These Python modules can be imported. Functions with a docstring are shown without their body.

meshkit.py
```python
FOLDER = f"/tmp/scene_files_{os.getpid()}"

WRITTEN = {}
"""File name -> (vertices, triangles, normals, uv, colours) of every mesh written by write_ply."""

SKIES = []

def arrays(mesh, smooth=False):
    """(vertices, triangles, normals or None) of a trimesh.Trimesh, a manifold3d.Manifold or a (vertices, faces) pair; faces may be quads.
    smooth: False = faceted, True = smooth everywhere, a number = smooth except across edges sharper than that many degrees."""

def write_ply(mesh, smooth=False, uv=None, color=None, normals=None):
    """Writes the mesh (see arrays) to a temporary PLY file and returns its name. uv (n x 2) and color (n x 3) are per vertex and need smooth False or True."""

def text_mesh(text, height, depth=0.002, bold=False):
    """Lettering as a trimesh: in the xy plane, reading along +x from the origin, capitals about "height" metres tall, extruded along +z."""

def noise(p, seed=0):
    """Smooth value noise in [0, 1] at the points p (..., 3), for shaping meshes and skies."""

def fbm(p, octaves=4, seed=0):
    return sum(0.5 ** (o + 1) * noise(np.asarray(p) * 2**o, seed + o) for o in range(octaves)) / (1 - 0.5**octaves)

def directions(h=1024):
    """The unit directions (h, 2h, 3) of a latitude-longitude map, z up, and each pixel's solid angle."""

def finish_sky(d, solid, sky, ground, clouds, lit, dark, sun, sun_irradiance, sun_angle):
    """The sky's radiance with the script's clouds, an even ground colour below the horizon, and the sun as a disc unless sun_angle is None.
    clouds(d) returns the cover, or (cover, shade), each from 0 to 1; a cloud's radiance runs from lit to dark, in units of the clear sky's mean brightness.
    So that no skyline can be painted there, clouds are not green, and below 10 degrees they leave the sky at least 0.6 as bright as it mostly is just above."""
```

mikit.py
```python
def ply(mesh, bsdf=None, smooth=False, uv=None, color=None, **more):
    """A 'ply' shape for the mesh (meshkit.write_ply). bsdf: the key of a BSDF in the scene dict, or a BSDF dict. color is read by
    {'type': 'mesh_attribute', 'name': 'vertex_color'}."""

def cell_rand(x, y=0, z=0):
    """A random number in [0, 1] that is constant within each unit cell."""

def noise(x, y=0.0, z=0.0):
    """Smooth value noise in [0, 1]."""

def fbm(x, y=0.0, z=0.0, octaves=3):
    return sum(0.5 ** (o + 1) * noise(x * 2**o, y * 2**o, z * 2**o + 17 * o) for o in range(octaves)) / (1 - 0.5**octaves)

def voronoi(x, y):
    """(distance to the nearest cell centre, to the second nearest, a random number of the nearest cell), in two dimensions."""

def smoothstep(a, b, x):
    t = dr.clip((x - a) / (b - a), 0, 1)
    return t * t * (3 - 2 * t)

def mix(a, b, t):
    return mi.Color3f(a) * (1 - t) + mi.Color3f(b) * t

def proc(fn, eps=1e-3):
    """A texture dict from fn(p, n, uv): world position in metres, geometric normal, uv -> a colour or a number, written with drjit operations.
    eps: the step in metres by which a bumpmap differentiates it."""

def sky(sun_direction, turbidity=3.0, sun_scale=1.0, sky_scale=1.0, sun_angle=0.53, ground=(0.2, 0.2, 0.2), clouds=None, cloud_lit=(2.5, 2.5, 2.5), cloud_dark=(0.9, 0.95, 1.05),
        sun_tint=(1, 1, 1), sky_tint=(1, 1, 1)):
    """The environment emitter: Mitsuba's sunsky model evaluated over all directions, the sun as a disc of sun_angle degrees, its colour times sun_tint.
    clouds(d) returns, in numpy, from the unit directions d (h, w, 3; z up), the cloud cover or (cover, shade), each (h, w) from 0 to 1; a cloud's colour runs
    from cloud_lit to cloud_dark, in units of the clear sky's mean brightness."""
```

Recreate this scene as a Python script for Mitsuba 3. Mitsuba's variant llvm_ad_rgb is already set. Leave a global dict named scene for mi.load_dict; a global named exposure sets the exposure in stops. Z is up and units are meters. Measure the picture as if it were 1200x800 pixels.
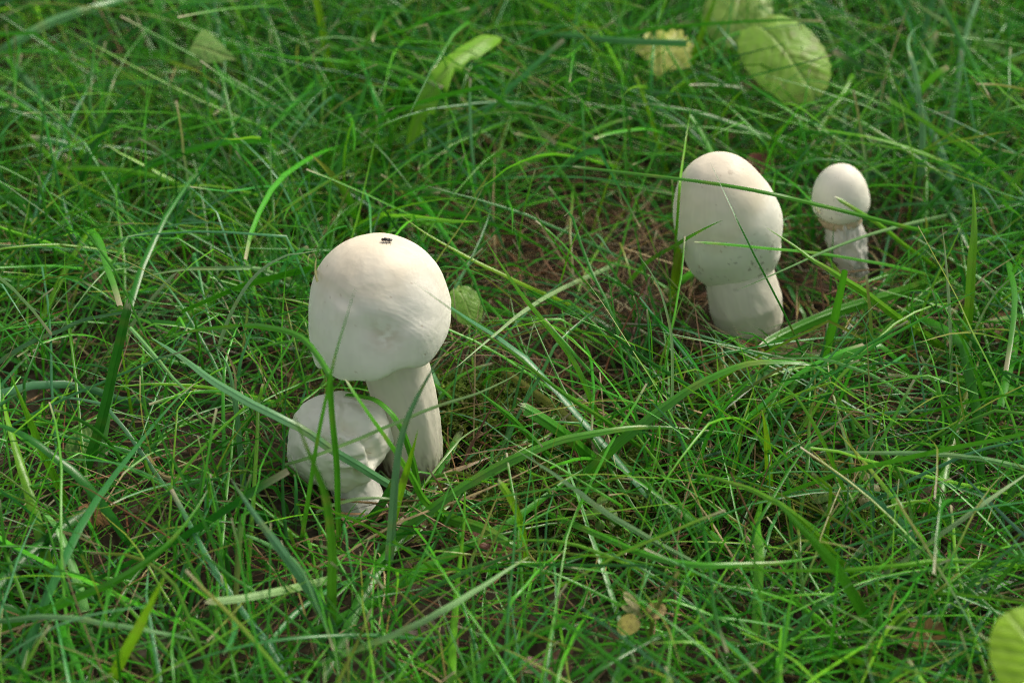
import math
import numpy as np
import drjit as dr
import mitsuba as mi
import mikit, meshkit
from mikit import ply, proc

T = mi.ScalarTransform4f
scene, labels = {}, {}

# ------------------------------------------------------------------ camera, sky, exposure
CAM_D, CAM_E, FOV = 0.854, math.radians(36.0), 30.0
CAM = (0.0, -CAM_D * math.cos(CAM_E), CAM_D * math.sin(CAM_E))
scene['camera'] = {'type': 'thinlens', 'fov': FOV, 'fov_axis': 'x', 'aperture_radius': 0.0042, 'focus_distance': 0.758,
                   'near_clip': 0.02, 'far_clip': 400.0,
                   'to_world': T().look_at(origin=list(CAM), target=[0, 0, 0], up=[0, 0, 1])}
scene['sky_light'] = mikit.sky([0.50, 0.42, 0.66], turbidity=3, sun_scale=0.85, sun_angle=22, sun_tint=(0.90, 0.99, 1.13), clouds=lambda d: 1.0, cloud_lit=(1.4, 1.45, 1.5), ground=(0.06, 0.1, 0.04))
exposure = 1.88

rng = np.random.default_rng(7)


def sm(a, b, x):
    t = np.clip((np.asarray(x, float) - a) / (b - a), 0, 1)
    return t * t * (3 - 2 * t)


def nrm(v):
    return v / (np.linalg.norm(v, axis=-1, keepdims=True) + 1e-12)


def tag(key, label, cat=None, group=None, kind=None):
    labels[key] = {k: v for k, v in (('label', label), ('category', cat), ('group', group), ('kind', kind)) if v}


def numbered(name):
    if name not in used:
        used[name] = 0
        return name
    used[name] += 1
    return f'{name}_{used[name]:03d}'


used = {}

# ------------------------------------------------------------------ materials
VC = {'type': 'mesh_attribute', 'name': 'vertex_color'}


def leaf_bsdf(rough, trans, spec=0.5, coat=0.0):
    return {'type': 'blendbsdf', 'weight': trans,
            'a': {'type': 'twosided', 'bsdf': {'type': 'principled', 'base_color': VC, 'roughness': rough, 'specular': spec, 'clearcoat': coat, 'clearcoat_gloss': 0.75}},
            'b': {'type': 'principledthin', 'base_color': VC, 'roughness': 0.8, 'diff_trans': 1.8, 'spec_trans': 0.0}}


scene['grass_skin'] = leaf_bsdf(0.33, 0.30, 0.55, 0.0)
scene['leaf_skin'] = leaf_bsdf(0.45, 0.45)
scene['straw_skin'] = {'type': 'twosided', 'bsdf': {'type': 'principled', 'base_color': VC, 'roughness': 0.55, 'specular': 0.25}}
scene['litter_skin'] = {'type': 'twosided', 'bsdf': {'type': 'diffuse', 'reflectance': VC}}
scene['moss_skin'] = leaf_bsdf(0.6, 0.35, 0.25)


def mushroom_bump(p, n, uv):
    f = mikit.fbm(p.x * 900, p.y * 900, p.z * 900, 3)
    g = mikit.fbm(p.x * 220, p.y * 220, p.z * 220, 2)
    return 0.00010 * f + 0.00016 * g


scene['mushroom_skin'] = {'type': 'bumpmap', 'scale': 1.0, 'arbitrary': proc(mushroom_bump, 2e-4),
                          'bsdf': {'type': 'twosided', 'bsdf': {'type': 'principled', 'base_color': VC, 'roughness': 0.5, 'specular': 0.35}}}


def soil_colour(p, n, uv):
    a = mikit.fbm(p.x * 60, p.y * 60, 3.0, 4)
    b = mikit.noise(p.x * 700, p.y * 700, 1.0)
    c = mikit.mix([0.046, 0.037, 0.027], [0.122, 0.098, 0.070], mikit.smoothstep(0.3, 0.75, a * 0.7 + b * 0.3))
    far = mikit.smoothstep(3.0, 6.0, dr.sqrt(p.x * p.x + p.y * p.y))
    g = mikit.mix([0.03, 0.07, 0.015], [0.06, 0.13, 0.03], mikit.fbm(p.x * 9, p.y * 9, 0.0, 4))
    return mikit.mix(c, g, far)


scene['soil_skin'] = {'type': 'twosided', 'bsdf': {'type': 'diffuse', 'reflectance': proc(soil_colour)}}
scene['fly_skin'] = {'type': 'twosided', 'bsdf': {'type': 'principled', 'base_color': VC, 'roughness': 0.3, 'specular': 0.5}}
scene['wing_skin'] = {'type': 'thindielectric', 'int_ior': 1.12}


# ------------------------------------------------------------------ ground
def gz(x, y):
    x, y = np.asarray(x, float), np.asarray(y, float)
    p = np.stack([x * 9, y * 9, x * 0], -1)
    return (meshkit.fbm(p, 3, 3) - 0.5) * 0.022 * sm(9, 1.5, np.hypot(x, y))


g = np.concatenate([-np.geomspace(200, 1.2, 22), np.arange(-1.15, 1.16, 0.01), np.geomspace(1.2, 200, 22)])
gx, gy = np.meshgrid(g, g, indexing='xy')
rough_soil = (meshkit.fbm(np.stack([gx * 60, gy * 60, gx * 0], -1), 3, 5) - 0.5) * 0.007
gv = np.stack([gx, gy, gz(gx, gy) + rough_soil - 0.003], -1).reshape(-1, 3)
i = np.arange(len(g) - 1)
ii, jj = np.meshgrid(i, i, indexing='ij')
q = (ii * len(g) + jj).ravel()
gf = np.stack([q, q + 1, q + 1 + len(g), q + len(g)], 1)
scene['ground'] = ply((gv, gf), 'soil_skin', smooth=True)
tag('ground', 'dark brown soil showing in gaps between the grass', kind='structure')

# ------------------------------------------------------------------ mushrooms
FLY_AIM = (0.10, 0.10, 0.99)
MUSH = []      # (axis points, radii) that the random grass keeps out of


def lathe_grid(rz, nphi):
    """rz (m,2) profile from the axis outwards -> vertices (m,nphi,3)"""
    ph = np.arange(nphi) * 2 * math.pi / nphi
    v = np.stack([rz[:, :1] * np.cos(ph), rz[:, :1] * np.sin(ph), np.repeat(rz[:, 1:], nphi, 1)], -1)
    return v, ph


def grid_faces(m, n, wrap=True):
    a, b = np.meshgrid(np.arange(m - 1), np.arange(n if wrap else n - 1), indexing='ij')
    b2 = (b + 1) % n
    return np.stack([(a * n + b).ravel(), ((a + 1) * n + b).ravel(), ((a + 1) * n + b2).ravel(), (a * n + b2).ravel()], 1)


def frame(axis, face=(0, -1, 0)):
    """rotation whose z is the axis and whose -y looks as far as it can towards FACE"""
    z = nrm(np.array(axis, float))
    y = -np.array(face, float)
    y = nrm(y - z * (y @ z))
    return np.stack([np.cross(y, z), y, z], 1)


def cap_profile(R, H, low, rm, lip=0.0025, egg=1.0, m=70):
    a = np.linspace(0.001, math.pi / 2, m)
    up = np.stack([R * np.sin(a) ** egg, H * np.cos(a)], 1)
    b = np.linspace(0, math.pi / 2 * 0.97, 26)[1:]
    dn = np.stack([rm + (R - rm) * np.cos(b), -low * np.sin(b)], 1)
    c = np.linspace(0, math.pi, 7)[1:]
    x0, z0 = dn[-1]
    lp = np.stack([x0 - lip * 0.5 + lip * 0.5 * np.cos(c), z0 - lip * 0.25 * np.sin(c) + 0.15 * lip * c / math.pi], 1)
    return np.vstack([up, dn, lp])


def build_mushroom(label, group, base, top, cap_axis, R, H, low, rm, stem_r, deform, tint, seed, stem_marks, lean=None, egg=1.0, face=(0, -1, 0), shade_band=None, lump=0.0):
    key = numbered('mushroom')
    tag(key, label, 'mushroom', group)
    base, top = np.array(base, float), np.array(top, float)
    Rm = frame(cap_axis, face)
    rz = cap_profile(R, H, low, rm, egg=egg)
    v, ph = lathe_grid(rz, 220)
    loc = v.reshape(-1, 3)
    n3 = loc / (np.linalg.norm(loc, axis=1, keepdims=True) + 1e-9)
    d = (meshkit.fbm(loc * 45 + seed * 11, 2, seed) - 0.5) * 0.0034 * (R / 0.03) + (meshkit.fbm(loc * 160 + seed, 3, seed) - 0.5) * 0.0004
    loc = loc + n3 * d[:, None]
    loc = deform(loc)
    col = tint(loc, n3)
    w = loc @ Rm.T + top
    scene[key + '__cap'] = ply((w, grid_faces(len(rz), 220)), 'mushroom_skin', smooth=True, color=col)
    # underside: thin gills running in from the rim to the stem
    nphi = 180
    rr = np.linspace(0, 1, 8)
    ph = np.arange(nphi) * 2 * math.pi / nphi
    ro, zo = rz[-1]
    ri = max(stem_r[-1] * 0.8, 0.002)
    edge = loc.reshape(len(rz), 220, 3)[-1]
    er = np.interp(ph, np.arange(221) * 2 * math.pi / 220, np.append(np.hypot(edge[:, 0], edge[:, 1]), np.hypot(*edge[0, :2])))
    ez = np.interp(ph, np.arange(221) * 2 * math.pi / 220, np.append(edge[:, 2], edge[0, 2]))
    r = er[None] * (1 - rr[:, None]) + ri * rr[:, None]
    z = ez[None] + 0.006 * np.sin(rr[:, None] * math.pi / 2) * (R / 0.03) + 0.0006 * (np.arange(nphi) % 2)[None] * np.sin(rr[:, None] * math.pi)
    gl = np.stack([r * np.cos(ph), r * np.sin(ph), z], -1).reshape(-1, 3) @ Rm.T + top
    gc = np.tile([[0.66, 0.58, 0.5]], (len(gl), 1))
    scene[key + '__gills'] = ply((gl, grid_faces(8, nphi)), 'mushroom_skin', smooth=30 if False else True, color=gc)
    # stem
    nseg, ns = 46, 96
    s = np.linspace(0, 1, nseg)
    end = top + Rm[:, 2] * (low * -0.2)
    mid = (base + end) / 2 + np.array(lean if lean is not None else (0, 0, 0))
    c = (1 - s)[:, None] ** 2 * base + 2 * ((1 - s) * s)[:, None] * (2 * mid - (base + end) / 2) + s[:, None] ** 2 * end
    rad = np.interp(s, np.linspace(0, 1, len(stem_r)), stem_r)
    t = nrm(np.gradient(c, axis=0))
    a = nrm(np.cross(t, [0, 1, 0]))
    b = np.cross(t, a)
    ph = np.arange(ns) * 2 * math.pi / ns
    dirs = np.cos(ph)[None, :, None] * a[:, None] + np.sin(ph)[None, :, None] * b[:, None]
    p = c[:, None] + dirs * rad[:, None, None]
    st = np.stack(np.broadcast_arrays(np.cos(ph)[None] * 2.2, np.sin(ph)[None] * 2.2, s[:, None] * 2.0), -1)
    off = (meshkit.fbm(st * 1.1 + seed, 2, seed + 3) - 0.5) * 0.0020 * (R / 0.03) + (meshkit.fbm(st * [5, 5, 8], 2, seed + 4) - 0.5) * 0.0004 + lump * (meshkit.fbm(st * [2.2, 2.2, 4.5], 3, seed + 6) - 0.5)
    p = p + dirs * off[..., None]
    scene[key + '__stem'] = ply((p.reshape(-1, 3), grid_faces(nseg, ns)[:, ::-1]), 'mushroom_skin', smooth=True, color=stem_marks(st.reshape(-1, 3), np.repeat(s, ns), p.reshape(-1, 3)))
    MUSH.append((base, end, max(stem_r), top, Rm[:, 2], R, H, low))
    if shade_band:  # added band: beige stem top with the shade under the cap coloured in
        nphi, cr, cz, cw = 90, shade_band[0], shade_band[1], shade_band[2]
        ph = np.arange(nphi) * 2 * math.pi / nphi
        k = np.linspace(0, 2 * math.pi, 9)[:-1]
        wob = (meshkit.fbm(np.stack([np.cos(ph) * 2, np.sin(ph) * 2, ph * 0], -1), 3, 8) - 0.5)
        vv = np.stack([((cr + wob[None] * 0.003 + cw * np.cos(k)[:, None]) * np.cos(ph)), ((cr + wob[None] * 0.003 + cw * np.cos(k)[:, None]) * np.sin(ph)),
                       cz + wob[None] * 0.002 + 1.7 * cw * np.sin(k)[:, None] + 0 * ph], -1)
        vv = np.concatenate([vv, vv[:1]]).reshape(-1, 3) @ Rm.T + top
        scene[key + '__shade_band'] = ply((vv, grid_faces(9, nphi)), 'mushroom_skin', smooth=True, color=np.tile([[0.55, 0.43, 0.3]], (len(vv), 1)) * (0.8 + 0.4 * meshkit.noise(vv * 900)[:, None]))
        labels[key + '__shade_band'] = {'label': 'added buff band for the shaded stem top under the cap'}
    return key


def specks(col, loc, scale, thr, tone, seed, mask=1.0):
    f = meshkit.noise(loc * scale, seed) * 0.75 + 0.25 * meshkit.noise(loc * scale * 2.3, seed + 1)
    k = (sm(thr, thr + 0.05, f) * mask)[:, None]
    return col * (1 - k) + np.array(tone) * k


WHITE, BUFF = np.array([0.85, 0.835, 0.75]), np.array([0.82, 0.725, 0.57])


def big_tint(amount, dirt, seed, hollows=()):
    def f(loc, n3):
        h = n3[:, 2] + (meshkit.fbm(loc * 70 + 5, 3, seed) - 0.5) * 0.9 + n3[:, 0] * -0.05
        k = (sm(0.25, 1.05, h) * amount)[:, None]
        col = WHITE * (1 - k) + BUFF * k
        col = col * (0.93 + 0.14 * meshkit.fbm(loc * 200, 3, seed + 2))[:, None]
        fib = meshkit.fbm(np.stack([np.arctan2(n3[:, 1], n3[:, 0]) * 26, n3[:, 2] * 5, loc[:, 0] * 0], -1), 3, seed + 11)
        col = col * (0.955 + 0.09 * fib)[:, None]
        col = specks(col, loc, 900, 0.84, [0.45, 0.34, 0.22], seed + 4, 0.8)
        for x0, z0, w in hollows:                             # browner mottled patches at the given hollows
            k = (np.exp(-(((loc[:, 0] - x0) / w) ** 2 + ((loc[:, 2] - z0) / w) ** 2)) * (loc[:, 1] < 0) * sm(0.35, 0.62, meshkit.fbm(loc * 420, 3, seed + 13)) * 0.6)[:, None]
            col = col * (1 - k) + np.array([0.52, 0.43, 0.30]) * k
        if dirt:
            low = sm(0.55, -0.3, n3[:, 2]) * sm(0.4, 0.65, meshkit.fbm(loc * 90, 3, seed + 9))
            col = specks(col, loc, 700, 0.68, [0.25, 0.22, 0.18], seed + 6, low * 0.8)
            col = specks(col, loc, 170, 0.82, [0.5, 0.43, 0.33], seed + 7, 0.5)
        return col
    return f


def stem_tint(base_tone, dirt, seed, earth=0.16):
    def f(st, s, p):
        col = np.tile(base_tone, (len(s), 1)) * (0.92 + 0.16 * meshkit.fbm(st * [4, 4, 2], 3, seed))[:, None]
        fib = meshkit.fbm(st * [14, 14, 1.2], 3, seed + 1)
        col = col * (0.94 + 0.1 * fib)[:, None]
        e = sm(0.45, 0.60, meshkit.fbm(st * [5, 5, 9], 4, seed + 2) + sm(earth * 1.4, 0.0, s) * 0.5 - 0.10)
        k = (e * sm(earth * 2.2, earth * 0.3, s))[:, None]
        col = col * (1 - k) + np.array([0.16, 0.10, 0.06]) * k
        return specks(col, st * [1.3, 1.3, 1.0], 24, 0.72, [0.20, 0.16, 0.13], seed + 3, dirt * sm(0.42, 0.62, meshkit.fbm(st * 2.5, 3, seed + 8)))
    return f


def no_deform(loc):
    return loc


def deform_front(loc):
    x, y, z = loc.T
    front = sm(0.004, -0.012, y)
    out = loc.copy()
    # pressed-in cheek on the side that faces down and towards the camera
    d1 = np.exp(-(((x - 0.003) / 0.017) ** 2 + ((z - 0.006) / 0.014) ** 2))
    # a long shallow crease running from upper left to lower right
    cx, cz = -0.007, -0.013
    rad = np.hypot(x - cx, z - cz)
    ang = np.arctan2(z - cz, x - cx)
    arc = sm(0.0, 0.5, ang) * sm(2.2, 1.6, ang)
    ridge = np.exp(-((rad - 0.0275) / 0.004) ** 2) * arc
    lines = np.sin(rad * 2 * math.pi / 0.0017 + 3.0 * meshkit.noise(loc * 110)) * np.exp(-((rad - 0.0275) / 0.005) ** 2) * arc * (0.3 + 0.7 * meshkit.noise(loc * 200 + 9))
    notch = np.exp(-(((x + 0.011) / 0.006) ** 2 + ((z - 0.0175 + (x + 0.011) * 0.5) / 0.0028) ** 2))
    hollow = np.exp(-(((x - 0.001) / 0.006) ** 2 + ((z - 0.004 + 0.7 * (x - 0.001)) / 0.0035) ** 2))
    out[:, 1] += front * (0.0046 * d1 - 0.0006 * ridge - 0.00006 * lines + 0.0010 * notch + 0.0007 * hollow)
    # the rim hangs lower on the left than on the right, and waves
    out[:, 2] += 0.20 * x * sm(0.010, -0.006, z)
    ph = np.arctan2(y, x)
    wv = 0.0014 * np.sin(2 * ph + 0.8) + 0.0011 * np.sin(5 * ph + 2) + 0.0006 * np.sin(9 * ph)
    out[:, 2] += wv * sm(0.004, -0.012, z)
    return out


def deform_button(loc):
    x, y, z = loc.T
    ph = np.arctan2(y, x)
    low = sm(0.010, -0.008, z)
    k = 1 + low * (0.05 * np.sin(4 * ph + 0.4) + 0.04 * np.sin(7 * ph + 1.7) + 0.03 * np.sin(11 * ph))
    out = loc * np.stack([k, k, np.ones_like(k)], 1)
    n = nrm(loc * [1, 1, 1.3])

    def crease(pts, w):
        """closeness to a line of folds given on the near face by (x, z) in metres"""
        best = np.full(len(loc), 9.0)
        for (x0, z0), (x1, z1) in zip(pts[:-1], pts[1:]):
            d = np.array([x1 - x0, z1 - z0])
            t = np.clip(((x - x0) * d[0] + (z - z0) * d[1]) / (d @ d), 0, 1)
            best = np.minimum(best, np.hypot(x - x0 - t * d[0], z - z0 - t * d[1]))
        return np.exp(-(best / w) ** 2) * (y < 0.004)

    wob = 0.6 + 0.8 * meshkit.noise(loc * 260, 6)
    dent = (0.0056 * crease([(0.0085, 0.0140), (0.0130, 0.0105), (0.0155, 0.0040), (0.0150, -0.0050)], 0.0015)
            + 0.0034 * crease([(-0.0040, 0.0125), (0.0010, 0.0105), (0.0060, 0.0085)], 0.0022)
            + 0.0046 * crease([(0.0030, -0.0005), (0.0075, -0.0035), (0.0095, -0.0090)], 0.0014)
            + 0.0026 * crease([(0.0060, 0.0030), (0.0115, 0.0010)], 0.0011)
            + 0.0022 * crease([(-0.0120, 0.0060), (-0.0090, 0.0000), (-0.0095, -0.0070)], 0.0022)
            + 0.0016 * crease([(-0.0020, 0.0040), (-0.0010, -0.0080)], 0.0024)) * wob
    out -= n * dent[:, None]
    bul = np.exp(-(((x - 0.0180) / 0.0045) ** 2 + ((z - 0.0050) / 0.0075) ** 2))
    out += n * [1, 1, 0.4] * (0.0022 * bul)[:, None]
    out += n * ((meshkit.fbm(loc * 210, 3, 4) - 0.5) * 0.0020)[:, None]
    return out


def deform_back(loc):
    x, y, z = loc.T
    out = loc.copy()
    ph = np.arctan2(y, x)
    wv = 0.0010 * np.sin(3 * ph + 0.5) + 0.0008 * np.sin(6 * ph + 1)
    out[:, 2] += wv * sm(0.0, -0.012, z)
    nick = np.exp(-(((x - 0.021) / 0.0035) ** 2 + ((z + 0.010) / 0.004) ** 2)) * sm(0.01, -0.006, y)
    out[:, 0] -= 0.0012 * nick
    return out


build_mushroom(base=(-0.0405, -0.0904, -0.0043), top=(-0.0511, -0.0813, 0.0698), label='large cream mushroom in front with a fly on its cap', group='white mushrooms in the grass', cap_axis=(-0.06, 0.2, 1.0), R=0.0288, H=0.0344, low=0.0125, rm=0.0255, stem_r=[0.0115, 0.0126, 0.013, 0.013, 0.0132, 0.0136], deform=deform_front, tint=big_tint(0.9, False, 3, ((0.004, 0.004, 0.006),)), seed=1, stem_marks=stem_tint([0.72, 0.69, 0.58], 0.0, 5), lean=(0.003, 0, 0), egg=0.95)
build_mushroom(base=(-0.0576, -0.1168, -0.0029), top=(-0.0692, -0.1024, 0.0265), label='small crumpled white button mushroom at the foot of the large front one', group='white mushrooms in the grass', cap_axis=(-0.32, -0.06, 1.0), R=0.0202, H=0.0168, low=0.0118, rm=0.016, stem_r=[0.0098, 0.0098, 0.0094, 0.009, 0.0088], deform=deform_button, tint=big_tint(0.12, False, 12, ((0.001, 0.011, 0.004), (0.008, -0.004, 0.003))), seed=2, stem_marks=stem_tint([0.76, 0.75, 0.70], 0.15, 15, 0.12), egg=0.94)
build_mushroom(base=(0.1100, 0.0064, -0.0077), top=(0.0945, 0.0157, 0.0514), label='large egg shaped pale mushroom at the right with dirt specks', group='white mushrooms in the grass', cap_axis=(-0.26, -0.22, 1.0), R=0.0234, H=0.0379, low=0.0262, rm=0.0125, stem_r=[0.0085, 0.0148, 0.0168, 0.0158, 0.0138, 0.012], deform=deform_back, tint=big_tint(0.8, True, 23), seed=3, stem_marks=stem_tint([0.74, 0.70, 0.60], 0.30, 25, 0.10), egg=0.92)
build_mushroom(base=(0.1643, 0.0445, -0.0058), top=(0.1512, 0.0581, 0.0369), label='smallest pale button mushroom behind at right with cracked stem', group='white mushrooms in the grass', cap_axis=(-0.08, 0.02, 1.0), R=0.0134, H=0.0189, low=0.0055, rm=0.0095, stem_r=[0.0036, 0.005, 0.0074, 0.0088, 0.0084, 0.0078], deform=no_deform, tint=big_tint(0.25, True, 33), seed=4, stem_marks=stem_tint([0.68, 0.66, 0.62], 0.9, 35), egg=0.97, lean=(-0.0015, 0, 0), shade_band=(0.009, -0.008, 0.0014), lump=0.005)


# ------------------------------------------------------------------ ribbons: one grass blade or many
def ribbons(c, side, width, col, fold=0.22, nacross=3):
    """c (n,k,3) centre lines, side (n,k,3) unit vectors across, width (n,k), col (n,k,3) -> vertices, faces, colours; each blade a shallow V"""
    n, k, _ = c.shape
    t = nrm(np.gradient(c, axis=1))
    side = nrm(side - t * (side * t).sum(-1, keepdims=True))
    up = np.cross(side, t)
    hw = width[..., None] / 2
    v = np.stack([c - side * hw + up * hw * fold * 2, c, c + side * hw + up * hw * fold * 2], 2)        # n,k,3,3
    vc = np.stack([col * 0.96, col * 1.08, col * 0.96], 2)
    idx = np.arange(n * k * 3).reshape(n, k, 3)
    f = []
    for j in (0, 1):
        f.append(np.stack([idx[:, :-1, j], idx[:, :-1, j + 1], idx[:, 1:, j + 1], idx[:, 1:, j]], -1).reshape(-1, 4))
    return v.reshape(-1, 3), np.vstack(f), vc.reshape(-1, 3)


GREENS = np.array([[0.056, 0.300, 0.016], [0.092, 0.390, 0.018], [0.028, 0.200, 0.016], [0.060, 0.290, 0.065], [0.165, 0.450, 0.018], [0.100, 0.310, 0.130], [0.210, 0.420, 0.150]])  # pale and bluish entries put sheen highlights and undersides into the colour
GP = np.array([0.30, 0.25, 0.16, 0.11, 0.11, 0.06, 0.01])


def grow(n, xy, length, width, tilt, bend, seed, k=10, greens=GREENS, gp=GP, tipc=0.25, dry=0.04, z0=0.0, az=None, wander=0.35):
    r = np.random.default_rng(seed)
    az = r.uniform(0, 2 * math.pi, n) if az is None else az
    a = az[:, None] + np.cumsum(r.normal(0, wander, (n, 1)) * np.ones((1, k)) / k + r.normal(0, 0.05, (n, k)), 1)
    s = np.linspace(0, 1, k)[None]
    th = tilt[:, None] + bend[:, None] * s ** 1.3 + np.cumsum(r.normal(0, 0.05, (n, k)), 1)
    kink = (r.random(n) < 0.13)[:, None] * (s > r.uniform(0.3, 0.8, (n, 1))) * r.uniform(0.3, 1.0, (n, 1))
    th = np.clip(th + kink, 0.02, 2.3)
    step = length[:, None, None] / (k - 1) * np.stack([np.sin(th) * np.cos(a), np.sin(th) * np.sin(a), np.cos(th)], -1)
    c = np.concatenate([np.zeros((n, 1, 3)), np.cumsum(step[:, :-1], 1)], 1)
    c[..., 0] += xy[:, :1]
    c[..., 1] += xy[:, 1:]
    g0 = gz(c[..., 0], c[..., 1])
    c[..., 2] += g0[:, :1] + z0
    floor = g0 + 0.001 + 0.010 * r.random((n, 1))
    c[..., 2] = np.where(s > 0.08, np.maximum(c[..., 2], floor), c[..., 2])
    twist = r.normal(0, 0.5, (n, 1)) + r.normal(0, 0.9, (n, 1)) * s
    sa = np.stack([-np.sin(a), np.cos(a), 0 * a], -1)
    nn = np.cross(sa, nrm(np.gradient(c, axis=1)))
    side = np.cos(twist)[..., None] * sa + np.sin(twist)[..., None] * nn
    cut = (r.random((n, 1)) < tipc)
    prof = sm(-0.25, 0.3, s) * np.where(cut, 1 - 0.35 * s ** 3, (1 - s ** 2.2) ** 0.7 + 0.03)
    w = width[:, None] * prof
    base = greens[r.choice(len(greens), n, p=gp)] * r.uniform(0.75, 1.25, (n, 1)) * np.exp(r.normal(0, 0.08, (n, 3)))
    straw = np.array([0.42, 0.33, 0.17])
    col = np.repeat(base[:, None], k, 1)
    tip = np.where(cut, 1.0, 0.35)[..., None] * sm(0.90, 1.0, s)[..., None] * (r.random((n, 1, 1)) < 0.75)
    yel = (r.random((n, 1)) < 0.10) * sm(0.35, 0.9, s)
    col = col * (1 - 0.75 * yel[..., None]) + np.array([0.30, 0.27, 0.05]) * 0.75 * yel[..., None]
    col = col * (1 - tip) + np.array([0.45, 0.40, 0.26]) * tip
    isdry = (r.random((n, 1, 1)) < dry)
    col = np.where(isdry, straw * r.uniform(0.6, 1.3, (n, 1, 1)), col)
    pale = sm(0.25, 0.0, s)[..., None] * (r.random((n, 1, 1)) < 0.5)
    col = col * (1 - 0.5 * pale) + np.array([0.22, 0.26, 0.10]) * 0.5 * pale
    return c, side, w, col


def clear_of_mushrooms(c, margin=0.0015):
    """True for the blades that neither pierce a mushroom nor stand tall in the trodden space just before it"""
    ok = np.ones(len(c), bool)
    for b, e, sr, top, ax, R, H, low in MUSH:
        d = e - b
        t = np.clip(((c - b) @ d) / (d @ d), 0, 1)
        ok &= (np.linalg.norm(c - b - t[..., None] * d, axis=-1) > sr + margin).all(1)
        q = c - top
        ha = q @ ax
        ra = np.linalg.norm(q - ha[..., None] * ax, axis=-1)
        hh = np.where(ha > 0, H, low + 0.004) + margin
        ok &= ((ra / (R + margin)) ** 2 + (ha / hh) ** 2 > 1).all(1)
        near = nrm(np.array([CAM[0] - top[0], CAM[1] - top[1]]))      # the side one walks up from
        f = (c[..., :2] - b[:2]) @ near
        l = np.abs((c[..., :2] - b[:2]) @ np.array([-near[1], near[0]]))
        tall = c[..., 2] > b[2] + 0.024 + np.maximum(0, f - 0.01) * 0.62
        ok &= ~((f > -0.02) & (f < 0.20) & (l < R * 1.12) & tall).any(1)
    return ok


def add_ribbons(key, parts, bsdf):
    parts = [ribbons(*p) for p in parts]
    at = np.cumsum([0] + [len(p[0]) for p in parts])
    scene[key] = ply((np.vstack([p[0] for p in parts]), np.vstack([p[1] + a for p, a in zip(parts, at)])), bsdf, smooth=True, color=np.clip(np.vstack([p[2] for p in parts]), 0.002, 0.9))


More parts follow.
